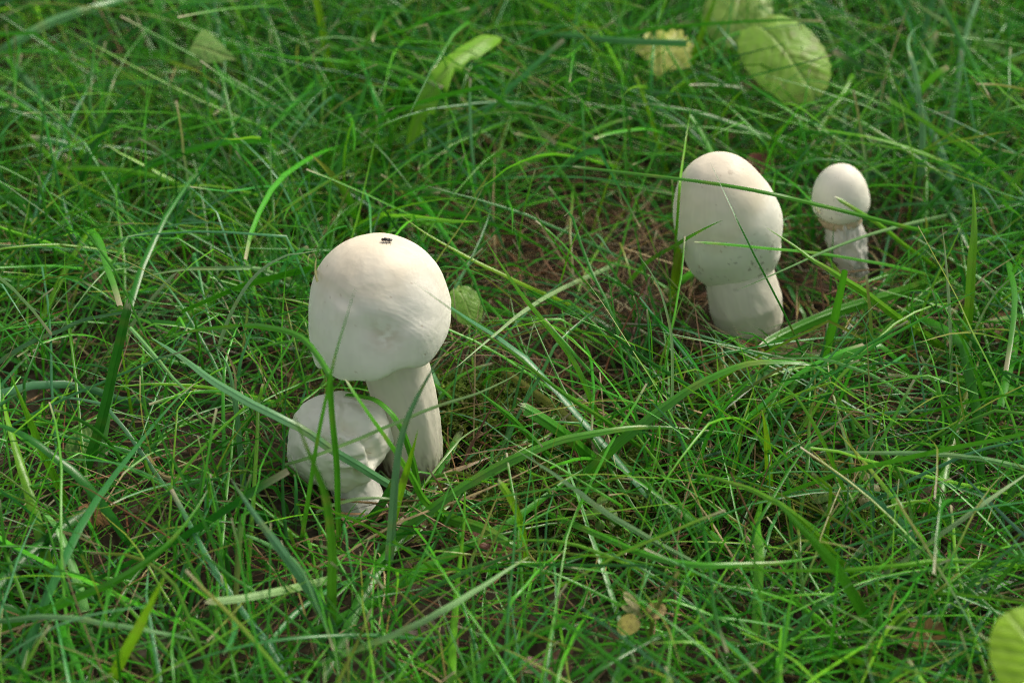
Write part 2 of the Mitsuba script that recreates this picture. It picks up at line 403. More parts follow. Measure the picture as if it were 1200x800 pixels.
# thin places of the turf: (x, y, radius x, radius y, how thin)
THIN = [(0.035, 0.022, 0.110, 0.100, 0.93), (0.004, 0.079, 0.050, 0.050, 0.50), (0.065, 0.069, 0.050, 0.050, 0.60), (-0.014, -0.059, 0.045, 0.030, 0.70), (0.160, 0.050, 0.030, 0.030, 0.50), (0.102, -0.013, 0.050, 0.030, 0.50), (-0.186, -0.137, 0.030, 0.020, 0.40), (-0.220, 0.242, 0.070, 0.060, 0.85), (-0.173, 0.271, 0.060, 0.050, 0.60), (-0.261, 0.216, 0.050, 0.050, 0.60), (0.131, 0.238, 0.040, 0.040, 0.70), (0.148, 0.182, 0.030, 0.030, 0.50), (-0.244, 0.138, 0.050, 0.050, 0.80), (0.020, -0.133, 0.040, 0.025, 0.40), (0.169, -0.105, 0.040, 0.030, 0.40)]


def cover(xy):
    d = np.ones(len(xy))
    for x, y, rx, ry, k in THIN:
        d *= 1 - k * np.exp(-(((xy[:, 0] - x) / rx) ** 2 + ((xy[:, 1] - y) / ry) ** 2))
    patch = meshkit.fbm(np.column_stack([xy * 14, xy[:, 0] * 0]), 3, 21)
    return d * (0.55 + 1.0 * sm(0.3, 0.7, patch))


def spots(n, seed, x0, x1, y0, y1):
    r = np.random.default_rng(seed)
    xy = np.column_stack([r.uniform(x0, x1, n), r.uniform(y0, y1, n)])
    keep = (r.random(n) < cover(xy)) & (np.abs(xy[:, 0]) < 0.30 + 0.30 * (xy[:, 1] + 0.35) + 0.12)
    return xy[keep]


def pick(parts):
    out = []
    for c, s, w, col in parts:
        k = clear_of_mushrooms(c)
        out.append((c[k], s[k], w[k], col[k]))
    return out


def tufts(n, seed, per, spread):
    """roots in tufts: PER blades round each crown"""
    xy = spots(n, seed, -0.75, 0.75, -0.42, 0.95)
    r = np.random.default_rng(seed + 100)
    m = np.maximum(1, r.poisson(per, len(xy)))
    c = np.repeat(xy, m, 0)
    return c + r.normal(0, spread, c.shape)


def low_enough(part):
    """mown turf: nothing in it stands higher than about seven centimetres"""
    c, s, w, col = part
    r = np.random.default_rng(5)
    k = c[..., 2].max(1) < np.interp(c[:, 0, 1], [-0.15, -0.05, 0.10, 0.30], [0.056, 0.066, 0.074, 0.105]) + r.normal(0, 0.008, len(c))
    return c[k], s[k], w[k], col[k]


r = np.random.default_rng(31)
xy = tufts(23000, 1, 4.0, 0.006)
n = len(xy)
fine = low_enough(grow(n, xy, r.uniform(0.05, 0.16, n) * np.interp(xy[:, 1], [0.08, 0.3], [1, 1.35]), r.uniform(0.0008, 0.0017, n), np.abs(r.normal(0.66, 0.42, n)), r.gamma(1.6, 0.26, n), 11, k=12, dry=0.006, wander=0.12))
xy = tufts(2700, 2, 1.7, 0.004)
n = len(xy)
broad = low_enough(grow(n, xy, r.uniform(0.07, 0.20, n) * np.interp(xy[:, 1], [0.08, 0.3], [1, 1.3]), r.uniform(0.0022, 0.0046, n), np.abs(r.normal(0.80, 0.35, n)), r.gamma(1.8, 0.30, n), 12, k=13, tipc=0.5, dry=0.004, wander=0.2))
xy = tufts(1500, 3, 3.5, 0.006)
xy = np.vstack([xy] + [np.random.default_rng(70 + i).normal(m[0][:2], m[2] * 1.5 + 0.006, (70, 2)) for i, m in enumerate(MUSH)])
n = len(xy)
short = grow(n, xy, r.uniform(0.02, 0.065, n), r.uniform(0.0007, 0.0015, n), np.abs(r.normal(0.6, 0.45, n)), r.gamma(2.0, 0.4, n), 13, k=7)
far_xy = np.column_stack([r.uniform(-2.6, 2.6, 6000), r.uniform(-1.6, 3.2, 6000)])
far_xy = far_xy[~((np.abs(far_xy[:, 0]) < 0.40 + 0.30 * (far_xy[:, 1] + 0.35)) & (far_xy[:, 1] > -0.4) & (far_xy[:, 1] < 0.95)) & (np.hypot(far_xy[:, 0] - CAM[0], far_xy[:, 1] - CAM[1]) > 0.30)]
n = len(far_xy)
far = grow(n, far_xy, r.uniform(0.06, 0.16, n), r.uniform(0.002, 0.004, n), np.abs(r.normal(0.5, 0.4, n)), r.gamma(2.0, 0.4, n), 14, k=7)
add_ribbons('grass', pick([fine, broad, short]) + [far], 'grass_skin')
tag('grass', 'thick tangled mass of thin green grass around the mushrooms', 'grass', kind='stuff')

# dry thatch and brown needles lying on the soil
xy = spots(17000, 4, -0.7, 0.7, -0.42, 0.9)
xy = np.vstack([xy, np.random.default_rng(6).normal([0.035, 0.028], [0.075, 0.07], (1300, 2))])
xy = np.vstack([xy] + [np.random.default_rng(80 + i).normal(m[0][:2], m[2] * 1.3 + 0.006, (110, 2)) for i, m in enumerate(MUSH)])
n = len(xy)
BROWN = np.array([[0.13, 0.07, 0.035], [0.22, 0.14, 0.07], [0.07, 0.04, 0.02], [0.42, 0.34, 0.22], [0.17, 0.07, 0.03]])
dry = grow(n, xy, r.uniform(0.02, 0.09, n), r.uniform(0.0004, 0.0011, n), r.uniform(0.9, 1.5, n), r.normal(0.35, 0.3, n), 15, k=7, greens=BROWN, gp=np.array([0.32, 0.27, 0.2, 0.06, 0.15]), tipc=0.2, dry=0.08)
add_ribbons('dry_grass', pick([dry]), 'straw_skin')
tag('dry_grass', 'brown and straw coloured dead grass and needles under the green blades', 'dry grass', kind='stuff')

# moss: small star shaped sprigs in cushions
MOSS = [(-0.020, -0.053, 0.022, 0.018, 700), (-0.009, -0.044, 0.015, 0.012, 200), (-0.241, 0.134, 0.045, 0.045, 2200), (-0.236, 0.072, 0.030, 0.030, 300), (0.092, -0.039, 0.030, 0.020, 400), (0.104, -0.060, 0.020, 0.015, 200), (0.115, -0.117, 0.030, 0.020, 300), (0.034, -0.123, 0.025, 0.020, 300), (-0.176, 0.098, 0.040, 0.030, 300), (0.056, -0.091, 0.030, 0.020, 250), (0.007, -0.114, 0.030, 0.020, 250)]
r = np.random.default_rng(44)
mv, mf, mc = [], [], []
for x, y, rx, ry, n in MOSS:
    px, py = x + r.normal(0, rx, n), y + r.normal(0, ry, n)
    h = 0.010 * np.exp(-(((px - x) / rx) ** 2 + ((py - y) / ry) ** 2) / 3) + 0.006 * r.random(n)
    c0 = np.column_stack([px, py, gz(px, py) + h])
    tone = np.array([0.13, 0.20, 0.025]) * r.uniform(0.5, 1.35, (n, 1)) * np.exp(r.normal(0, 0.1, (n, 3)))
    for lv in range(3):
        for q in range(5):
            a = r.uniform(0, 2 * math.pi, n)
            el = r.uniform(0.0, 1.1, n)
            L = r.uniform(0.0016, 0.0034, n)[:, None]
            dd = np.column_stack([np.cos(a) * np.cos(el), np.sin(a) * np.cos(el), np.sin(el)])
            sd = np.column_stack([-np.sin(a), np.cos(a), 0 * a]) * 0.00055
            o = c0 + [0, 0, -0.002 * lv]
            b0 = sum(len(m) for m in mv)
            mv.append(np.stack([o, o + dd * L * 0.45 + sd, o + dd * L, o + dd * L * 0.45 - sd], 1).reshape(-1, 3))
            mf.append(np.arange(4 * n).reshape(n, 4) + b0)
            mc.append(np.repeat(tone * r.uniform(0.8, 1.2, (n, 1)), 4, 0))
scene['moss'] = ply((np.vstack(mv), np.vstack(mf)), 'moss_skin', smooth=False, color=np.vstack(mc))
tag('moss', 'low cushions of yellow green moss on the soil between the grass', 'moss', kind='stuff')

# ------------------------------------------------------------------ single blades that stand out of the turf
# key name, label, colour, width at the root and at the tip (mm), tip ending, points x y z in mm from root to tip
HERO = [
    ('grass_leaf', 'tall thin curved dark green blade in the upper left corner', 'dark', 2.1, 1.7, 'point',
     [(-218.2, 91.4, 4.1), (-212.6, 97.2, 14.5), (-207.1, 101.8, 25.9), (-201.8, 105.4, 38.1), (-201.8, 111.9, 49.0), (-203.0, 121.8, 58.2), (-203.2, 134.8, 65.9), (-202.0, 145.9, 74.4), (-196.5, 157.3, 87.0)]),
    ('grass_leaf', 'dark green blade with a hooked tip beside the pale dead straws at upper left', 'dark', 5.3, 3.7, 'point',
     [(-218.4, 70.9, 3.7), (-214.5, 76.9, 11.7), (-210.3, 82.0, 20.2), (-206.0, 86.5, 29.2), (-201.6, 91.2, 37.9), (-197.1, 96.4, 46.2), (-191.8, 101.7, 53.8), (-185.8, 108.0, 60.2), (-176.6, 118.3, 65.9)]),
    ('grass_leaf', 'blotched green blade at the left edge leaning up to a nibbled tip', 'bright', 3.6, 2.4, 'point',
     [(-181.1, 61.6, 5.0), (-186.6, 65.2, 12.4), (-192.3, 69.6, 19.2), (-198.3, 74.9, 25.5), (-204.6, 80.3, 31.5), (-211.0, 85.3, 37.6), (-217.8, 87.1, 44.4), (-224.4, 89.1, 51.1), (-233.2, 96.2, 58.9)]),
    ('grass_leaf', 'long arching blade at left with a bluish flat tip', 'bright', 2.4, 2.4, 'stub',
     [(-121.4, 66.2, 1.9), (-128.9, 72.3, 10.1), (-137.0, 75.0, 19.0), (-146.1, 75.3, 27.8), (-156.2, 75.6, 35.0), (-166.7, 73.7, 41.2), (-178.4, 74.1, 43.9), (-190.7, 74.8, 44.7), (-209.0, 82.1, 40.8)]),
    ('grass_leaf', 'blurred pale blade crossing the top left corner of the photo', 'blue', 4.5, 5.0, 'point',
     [(-310.4, 200.8, 15.4), (-289.8, 184.6, 31.5), (-272.0, 174.5, 44.8), (-257.8, 173.7, 54.2), (-245.9, 180.6, 59.3), (-234.2, 190.1, 62.3), (-222.0, 199.9, 63.1), (-209.8, 212.3, 61.5), (-195.2, 239.8, 53.1)]),
    ('grass_leaf', 'blurred pale bluish blade slanting down from the left edge near the top', 'blue', 5.2, 3.9, 'stub',
     [(-212.8, 149.5, 4.1), (-217.5, 152.0, 10.3), (-222.5, 154.9, 16.1), (-227.6, 157.7, 21.9), (-232.7, 159.7, 27.8), (-237.7, 161.6, 33.9), (-242.5, 163.7, 39.9), (-247.4, 166.1, 45.8), (-254.0, 170.5, 53.2)]),
    ('grass_leaf', 'thin pale blade with a whitish upper half slanting left of the large front mushroom', 'pale', 2.0, 1.7, 'point',
     [(-118.7, 78.3, 1.3), (-123.0, 84.5, 8.1), (-127.2, 90.2, 15.2), (-131.4, 95.9, 22.3), (-136.1, 104.6, 27.7), (-141.0, 113.0, 33.2), (-146.4, 120.1, 39.1), (-152.0, 127.1, 45.0), (-159.7, 136.7, 52.7)]),
    ('grass_leaf', 'short pale straight blade tip pointing left above the front cap', 'pale', 1.8, 1.6, 'stub',
     [(-72.5, 198.8, 1.1), (-79.1, 184.4, 6.8), (-85.5, 170.3, 12.1), (-91.5, 156.1, 17.1), (-97.0, 140.2, 22.8), (-102.9, 128.5, 26.6), (-109.1, 119.5, 29.2), (-115.4, 112.7, 30.3), (-123.9, 105.9, 30.4)]),
    ('grass_leaf', 'small arched blade loop behind the large front cap on its left', 'mid', 2.0, 1.2, 'point',
     [(-73.6, 77.2, 2.0), (-77.4, 72.4, 10.6), (-81.6, 68.9, 17.9), (-86.1, 67.2, 23.8), (-91.0, 67.0, 28.3), (-96.3, 68.1, 32.1), (-102.6, 68.7, 32.2), (-107.5, 69.1, 29.1), (-110.4, 68.6, 18.6)]),
    ('grass_shoot', 'bright upright green stem at the top left of centre', 'lime', 4.5, 3.5, 'stub',
     [(-92.2, 181.5, -1.9), (-92.7, 185.2, 6.8), (-93.4, 188.2, 15.9), (-94.0, 190.2, 25.4), (-94.7, 191.5, 35.2), (-95.6, 192.6, 44.9), (-96.7, 193.4, 54.7), (-98.0, 194.1, 64.3), (-99.7, 195.2, 76.9)]),
    ('grass_leaf', 'thin upright blade left of the brown hollow with a hooked tip', 'mid', 2.0, 1.2, 'point',
     [(37.3, 69.7, 3.5), (35.0, 71.0, 12.4), (32.6, 72.3, 21.1), (30.0, 73.6, 29.7), (26.5, 75.5, 37.2), (21.7, 77.9, 43.7), (17.4, 80.3, 50.5), (13.2, 83.9, 56.6), (8.0, 91.7, 63.3)]),
    ('grass_leaf', 'long level blade crossing the upper part of the egg shaped cap', 'mid', 1.9, 1.5, 'stub',
     [(187.4, 30.8, 38.2), (178.1, 19.7, 46.9), (169.2, 9.7, 54.9), (161.3, 3.2, 60.9), (154.3, -0.4, 65.0), (147.6, -2.5, 68.2), (141.1, -4.0, 70.9), (134.7, -5.3, 73.5), (128.3, -6.9, 76.1), (121.8, -9.1, 79.2), (115.2, -11.9, 82.6), (109.0, -12.8, 84.7), (103.2, -11.7, 85.5), (97.3, -10.6, 86.1), (91.4, -9.2, 86.5), (85.5, -7.8, 86.8), (79.7, -5.4, 86.3), (74.3, 0.3, 83.8), (68.9, 8.3, 79.9), (63.1, 12.8, 78.0), (57.2, 16.8, 76.4), (51.3, 20.7, 74.9), (45.3, 25.3, 73.0), (39.2, 30.3, 70.9), (33.1, 35.1, 68.8), (26.8, 39.4, 67.2)]),
    ('grass_leaf', 'thin blade with a tan tip upright behind the brown hollow', 'lime', 1.6, 1.6, 'point',
     [(36.6, 73.9, 4.2), (38.7, 77.5, 10.2), (40.8, 80.3, 16.6), (42.7, 81.7, 24.0), (44.8, 82.6, 31.5), (47.5, 84.2, 38.2), (50.5, 86.4, 44.4), (53.2, 89.3, 50.3), (56.9, 94.4, 57.6)]),
    ('grass_leaf', 'long thin blade slanting across the egg shaped cap from its top', 'dark', 1.8, 1.0, 'point',
     [(129.9, -51.9, 6.5), (124.8, -49.6, 20.6), (118.6, -49.6, 35.9), (111.5, -51.5, 51.8), (104.4, -52.5, 66.3), (97.4, -53.2, 80.3), (91.3, -49.9, 91.6), (86.5, -39.1, 98.3), (80.4, -20.3, 104.7)]),
    ('grass_leaf', 'short blade reaching onto the left side of the egg shaped cap', 'mid', 2.0, 1.4, 'point',
     [(47.8, 29.2, 0.6), (51.3, 28.3, 9.2), (55.3, 25.3, 18.4), (59.8, 20.2, 28.4), (64.6, 9.6, 40.3), (69.4, -5.0, 54.1), (74.1, -15.4, 65.1), (79.0, -24.0, 74.6), (85.5, -35.0, 86.2)]),
    ('grass_leaf', 'level blade crossing the lower part of the egg shaped cap', 'mid', 1.6, 1.4, 'stub',
     [(198.3, 29.5, 12.2), (180.7, 15.4, 27.1), (164.0, 2.9, 39.2), (149.0, -3.9, 46.5), (134.4, -10.2, 53.3), (119.6, -19.3, 61.1), (104.7, -31.2, 70.2), (90.8, -39.9, 77.4), (73.3, -47.3, 83.8)]),
    ('grass_leaf', 'bright broad blade slanting down right from beside the egg shaped cap', 'bright', 4.1, 2.1, 'point',
     [(190.5, -16.8, 6.7), (179.4, -20.0, 17.6), (167.4, -25.6, 28.8), (156.6, -29.3, 39.7), (146.2, -32.4, 50.0), (135.4, -35.9, 59.3), (125.4, -36.2, 66.4), (117.0, -30.8, 70.5), (105.2, -23.7, 75.3)]),
    ('grass_leaf', 'whitish thin blade running across the stems of the two right mushrooms', 'pale', 1.6, 1.4, 'point',  # highlight along this blade is put into its pale colour
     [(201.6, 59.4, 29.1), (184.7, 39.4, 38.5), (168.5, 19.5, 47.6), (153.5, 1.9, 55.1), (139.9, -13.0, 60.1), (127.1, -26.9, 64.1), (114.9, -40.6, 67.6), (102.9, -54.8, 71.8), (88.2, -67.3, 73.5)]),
    ('grass_leaf', 'green blade with a pale tip in front of the smallest mushroom', 'bright', 2.4, 1.9, 'stub',
     [(205.3, 39.3, 3.2), (198.0, 38.2, 10.9), (190.3, 35.8, 18.8), (181.8, 31.8, 27.0), (174.0, 29.2, 34.4), (167.0, 28.7, 40.9), (159.4, 27.0, 47.4), (151.9, 26.3, 52.9), (142.7, 28.4, 58.0)]),
    ('grass_leaf', 'broad dull blade with a cut end lying before the right mushrooms', 'mid', 4.8, 4.7, 'stub',
     [(212.0, 53.0, 2.1), (197.0, 37.7, 7.8), (182.4, 22.6, 13.8), (168.2, 7.7, 19.9), (155.4, -2.5, 22.9), (143.7, -9.4, 23.6), (132.1, -17.3, 24.4), (121.1, -24.2, 23.8), (106.7, -36.6, 24.4)]),
    ('grass_shoot', 'short clipped bright green stem left of the egg shaped mushroom', 'lime', 4.3, 3.3, 'stub',
     [(72.2, 16.9, -1.8), (72.3, 17.3, -0.4), (72.4, 17.7, 1.0), (72.5, 18.1, 2.5), (72.6, 18.4, 3.9), (72.7, 18.7, 5.3), (72.8, 19.0, 6.8), (72.9, 19.3, 8.3), (72.9, 19.6, 9.7), (73.0, 19.8, 11.2), (73.1, 20.0, 12.7), (73.2, 20.2, 14.2), (73.3, 20.4, 15.8), (73.3, 20.5, 17.3), (73.4, 20.5, 19.0), (73.5, 20.4, 20.7), (73.5, 20.0, 22.6), (73.5, 19.3, 24.6), (73.5, 18.2, 27.0), (73.5, 16.6, 29.7), (73.4, 14.6, 32.6), (73.2, 12.1, 35.9), (73.1, 9.4, 39.2), (72.9, 6.7, 42.6), (72.5, 0.8, 48.0), (72.4, -1.2, 50.8)]),
    ('grass_leaf', 'long pale wire thin blade bowed upright through the brown hollow', 'pale', 1.4, 1.0, 'point',
     [(63.3, -97.1, 2.2), (63.4, -93.0, 13.5), (63.7, -89.6, 25.2), (63.9, -86.9, 37.4), (63.5, -84.5, 49.5), (62.8, -81.2, 60.8), (60.5, -76.4, 70.7), (56.9, -70.4, 79.4), (48.9, -59.4, 86.5)]),
    ('grass_leaf', 'very thin upright blade just left of the egg shaped cap', 'bright', 1.6, 1.1, 'point',
     [(73.2, 35.5, 2.5), (73.0, 30.7, 9.9), (73.0, 28.2, 15.9), (72.9, 24.8, 22.3), (72.6, 20.6, 29.2), (72.2, 16.2, 36.3), (71.8, 11.7, 43.2), (70.7, 0.8, 54.3), (70.5, -1.1, 59.4), (70.5, -1.9, 63.8), (70.5, -1.9, 67.7), (70.6, -1.4, 71.2), (70.7, -0.2, 74.3), (71.0, 1.7, 77.0), (71.3, 4.4, 79.1), (71.9, 9.0, 80.1), (73.0, 17.0, 79.1), (73.8, 22.5, 79.6), (74.7, 28.3, 80.0), (75.6, 34.2, 80.4), (76.4, 39.9, 80.9), (77.2, 44.7, 82.0), (77.9, 48.6, 83.7), (78.6, 51.5, 85.8), (79.1, 53.8, 88.4), (79.7, 55.8, 91.1)]),
    ('grass_leaf', 'bright broad upright blade beside the yellow lobed leaf', 'bright', 5.3, 4.2, 'point',
     [(80.6, 173.6, 5.2), (83.2, 176.2, 14.3), (86.2, 178.5, 23.2), (89.0, 179.3, 33.0), (91.3, 178.1, 43.9), (93.8, 177.7, 54.0), (96.4, 178.0, 63.7), (99.0, 178.7, 73.0), (102.7, 180.5, 84.9)]),
    ('grass_leaf', 'thin dark upright blade between the dandelion leaf and the yellow leaf', 'dark', 1.6, 1.2, 'point',
     [(60.4, 78.8, 5.9), (60.1, 82.6, 14.1), (59.5, 84.9, 23.3), (58.4, 85.4, 33.4), (57.1, 85.9, 43.3), (55.3, 86.4, 53.1), (53.8, 87.8, 62.3), (52.2, 89.5, 71.2), (49.9, 91.4, 83.1)]),
    ('grass_leaf', 'pale tipped thin blade above the egg shaped cap on its left', 'lime', 2.5, 1.7, 'stub',
     [(78.7, 122.1, 8.1), (76.4, 122.6, 15.3), (74.0, 123.1, 22.5), (71.9, 123.6, 29.6), (69.7, 124.2, 36.7), (67.6, 125.0, 43.6), (65.3, 126.1, 50.2), (62.9, 128.6, 55.8), (59.6, 134.2, 62.0)]),
    ('grass_leaf', 'long pale shiny blade entering at the top right edge of the photo', 'pale', 2.7, 2.6, 'point',
     [(294.2, 193.9, 21.7), (279.4, 186.2, 33.0), (266.1, 183.0, 41.4), (253.6, 182.1, 48.2), (241.4, 181.9, 54.3), (229.6, 183.1, 59.7), (218.8, 187.2, 64.4), (209.4, 196.2, 67.1), (197.9, 212.1, 69.8)]),
    ('grass_leaf', 'bluish straight blade slanting down in front of the broad serrated leaf', 'blue', 3.5, 2.6, 'point',
     [(180.1, 165.7, 7.3), (169.6, 163.4, 17.6), (158.3, 159.4, 27.7), (146.6, 153.9, 37.8), (135.9, 152.2, 46.0), (125.9, 154.5, 52.2), (117.0, 159.2, 57.9), (109.3, 166.8, 63.2), (100.5, 183.5, 68.5)]),
    ('grass_leaf', 'wide upright blade with a curled over tip right of the broad serrated leaf', 'blue', 4.9, 1.7, 'point',
     [(191.3, 73.9, 4.2), (194.1, 83.5, 13.3), (194.6, 87.3, 26.2), (194.8, 92.7, 38.1), (195.2, 100.5, 48.6), (194.1, 108.4, 59.0), (192.6, 117.6, 68.5), (190.1, 127.9, 77.4), (202.4, 165.0, 73.5)]),
    ('grass_leaf', 'straight blade with a blunt pale tip slanting right at the right edge', 'bright', 2.5, 2.0, 'stub',
     [(269.4, 87.7, 6.5), (257.6, 88.3, 15.0), (245.8, 88.4, 23.9), (234.1, 87.9, 33.1), (222.4, 87.8, 41.7), (210.9, 88.6, 49.1), (200.1, 91.8, 55.2), (189.6, 96.3, 60.4), (175.8, 103.6, 66.6)]),
    ('grass_leaf', 'long bright blade above the smallest mushroom running to the right edge', 'bright', 2.0, 1.6, 'stub',
     [(259.1, 81.3, 10.5), (244.3, 79.3, 20.4), (230.2, 78.8, 29.7), (217.0, 80.3, 37.8), (203.1, 80.8, 44.8), (189.3, 82.4, 50.1), (175.4, 84.2, 54.0), (161.5, 86.8, 56.0), (143.6, 95.0, 55.0)]),
    ('grass_leaf', 'pale tipped blade slanting over the gap right of the smallest mushroom cap', 'mid', 2.0, 2.0, 'stub',
     [(241.1, 79.4, 5.5), (231.1, 78.6, 15.0), (221.3, 78.8, 23.5), (211.7, 79.7, 31.0), (202.2, 82.1, 37.2), (192.9, 85.4, 42.5), (183.5, 88.7, 47.7), (174.3, 92.6, 52.4), (162.4, 101.0, 56.6)]),
    ('grass_leaf', 'dark thin blade rising right across the other blades at the right edge', 'dark', 2.0, 1.6, 'point',
     [(177.0, 61.7, 4.9), (182.0, 62.3, 15.8), (188.0, 61.9, 25.9), (194.8, 61.5, 35.3), (201.9, 62.4, 43.6), (209.2, 64.2, 51.2), (216.6, 66.3, 58.5), (224.4, 69.4, 65.1), (235.7, 75.5, 72.3)]),
    ('grass_leaf', 'long bowed blade from the brown hollow up towards the front cap', 'bright', 2.5, 1.4, 'point',
     [(39.5, -77.6, 4.2), (35.1, -75.5, 16.5), (30.7, -71.6, 27.4), (25.8, -66.6, 36.8), (19.1, -60.9, 44.4), (11.9, -53.0, 50.1), (4.5, -44.3, 55.0), (-2.3, -36.1, 61.1), (-10.7, -20.2, 66.7)]),
    ('grass_leaf', 'blade with a long tan tip slanting behind the front cap on its right', 'lime', 1.9, 1.5, 'point',
     [(46.3, 12.1, -1.7), (34.6, 8.3, 9.3), (22.6, 3.6, 19.2), (10.7, -0.9, 28.5), (-0.9, -3.8, 36.8), (-12.2, -3.9, 43.4), (-23.3, -2.6, 49.6), (-34.1, -0.8, 55.7), (-47.8, 6.6, 62.4)]),
    ('grass_leaf', 'blurred blade whose tip lies over the right cheek of the front cap', 'mid', 2.1, 0.9, 'point',
     [(59.4, -86.7, 2.5), (46.6, -97.5, 23.2), (33.9, -111.3, 45.0), (21.5, -120.9, 61.8), (10.5, -124.2, 74.6), (0.1, -125.7, 86.2), (-10.8, -130.1, 98.6), (-21.0, -132.2, 109.6), (-34.9, -128.5, 119.3)]),
    ('grass_leaf', 'straight pale blade right of the front mushroom crossing several others', 'pale', 2.0, 1.7, 'point',
     [(51.7, 52.1, 8.4), (40.2, 25.8, 20.7), (29.7, 7.6, 27.9), (19.7, -10.5, 34.8), (10.5, -32.0, 43.6), (2.2, -48.7, 48.5), (-5.3, -64.4, 52.0), (-12.5, -78.5, 54.7), (-21.6, -95.0, 56.7)]),
    ('grass_leaf', 'thick arching blade sweeping over the middle of the photo', 'mid', 5.1, 1.4, 'point',
     [(18.6, -118.7, 2.8), (30.2, -110.4, 16.7), (44.0, -110.1, 34.0), (59.3, -105.4, 45.6), (75.7, -100.1, 54.8), (94.2, -94.6, 58.9), (114.1, -92.2, 56.8), (132.7, -88.6, 41.1), (154.9, -86.0, 14.5)]),
    ('grass_leaf', 'wide long blade sweeping up right from the foot of the button mushroom', 'mid', 4.2, 2.3, 'point',
     [(-52.2, -147.4, 6.2), (-39.0, -142.1, 16.3), (-25.3, -136.9, 25.6), (-10.9, -131.4, 33.0), (4.5, -127.7, 39.9), (20.7, -121.5, 42.5), (37.9, -116.0, 42.0), (55.7, -109.6, 38.6), (79.6, -106.3, 33.0)]),
    ('grass_leaf', 'short wide blade with a blunt pale tip right of the front stem', 'mid', 4.8, 5.0, 'stub',
     [(44.9, -99.1, 1.6), (39.9, -98.5, 6.1), (35.0, -99.3, 11.8), (30.1, -102.0, 19.1), (25.3, -104.4, 26.1), (20.5, -106.3, 32.6), (15.5, -107.0, 37.6), (10.5, -107.2, 41.9), (3.6, -107.2, 46.8)]),
    ('grass_leaf', 'narrow blade with a blunt tip above the green moss patch', 'mid', 3.1, 2.0, 'point',
     [(20.8, -92.7, 3.0), (16.6, -91.2, 7.2), (12.4, -91.1, 12.4), (8.2, -92.8, 19.1), (4.1, -93.1, 24.7), (-0.0, -93.1, 29.9), (-4.5, -93.6, 35.0), (-8.9, -93.5, 39.4), (-14.8, -92.0, 44.4)]),
    ('grass_shoot', 'bright upright blade with a slanting tip below the arching blade', 'lime', 3.7, 3.0, 'point',
     [(102.2, -119.7, 3.6), (101.7, -117.2, 7.8), (101.3, -115.3, 12.6), (100.7, -114.4, 18.2), (100.1, -114.0, 24.1), (99.4, -113.4, 29.9), (98.7, -112.9, 35.6), (97.7, -112.4, 41.3), (96.2, -111.8, 48.8)]),
    ('grass_leaf', 'very thin blade upright below the egg shaped mushroom', 'bright', 1.0, 1.0, 'point',
     [(103.3, -91.5, 6.5), (102.0, -89.6, 13.0), (100.6, -87.8, 19.5), (99.2, -86.0, 26.0), (97.6, -84.4, 32.5), (95.8, -83.1, 39.1), (93.9, -81.3, 45.3), (91.9, -79.1, 51.1), (89.1, -75.5, 58.2)]),
    ('grass_leaf', 'dark wide upright blade with a notched tip at left', 'dark', 4.4, 3.5, 'stub',
     [(-173.3, -113.6, 7.2), (-169.1, -110.6, 16.1), (-165.0, -108.5, 25.9), (-161.0, -107.4, 36.4), (-157.7, -105.6, 46.4), (-154.7, -104.0, 56.5), (-151.5, -103.3, 67.2), (-148.3, -102.3, 77.4), (-144.4, -100.0, 90.1)]),
    ('grass_leaf', 'wide bluish blade with a withered tan tip reaching across the button mushroom', 'blue', 3.1, 4.1, 'point',
     [(-34.0, -113.3, 2.5), (-46.7, -121.7, 18.8), (-58.5, -126.3, 32.9), (-70.0, -130.5, 46.3), (-81.6, -130.1, 56.2), (-94.6, -126.4, 61.5), (-108.0, -118.0, 64.0), (-121.9, -104.1, 64.1), (-143.3, -76.3, 57.5)]),
    ('grass_leaf', 'thin arched blade whose tip ends behind the front cap on its left', 'pale', 1.8, 1.1, 'point',
     [(-124.3, -40.6, 24.1), (-121.1, -42.0, 34.4), (-117.3, -43.2, 44.1), (-113.2, -42.8, 52.2), (-108.8, -40.3, 58.4), (-103.5, -38.3, 63.6), (-96.9, -37.0, 68.0), (-89.7, -37.2, 71.2), (-80.0, -33.2, 70.1)]),
    ('grass_leaf', 'drooping bluish blade below the arched one left of the front mushroom', 'blue', 2.7, 1.7, 'point',
     [(-104.7, -120.7, 8.9), (-105.6, -115.8, 14.6), (-106.3, -111.7, 20.9), (-106.8, -108.4, 27.9), (-107.3, -105.2, 35.0), (-107.8, -102.2, 42.1), (-108.8, -98.7, 48.7), (-110.3, -94.4, 54.8), (-115.5, -87.5, 60.3)]),
    ('grass_leaf', 'pale level blade with a shiny top left of the front cap', 'pale', 1.9, 1.8, 'point',
     [(-96.0, 21.2, 7.5), (-97.1, 6.8, 27.5), (-104.0, -3.5, 39.2), (-111.7, -11.0, 46.8), (-120.3, -13.6, 48.5), (-129.0, -15.8, 49.8), (-137.8, -17.3, 50.5), (-146.4, -19.2, 50.3), (-158.0, -21.8, 48.8)]),
    ('grass_leaf', 'straight pale blade slanting up right above the dark wide blade', 'pale', 1.8, 1.4, 'stub',
     [(-183.0, -38.5, 5.4), (-178.4, -36.6, 11.5), (-173.5, -35.2, 17.9), (-168.1, -34.5, 24.4), (-162.6, -34.1, 30.8), (-157.6, -32.5, 36.6), (-153.0, -30.1, 42.0), (-148.2, -27.4, 46.8), (-141.5, -23.3, 52.5)]),
    ('grass_leaf', 'thin pale blade slanting down right below the notched dark blade', 'pale', 1.7, 1.0, 'point',
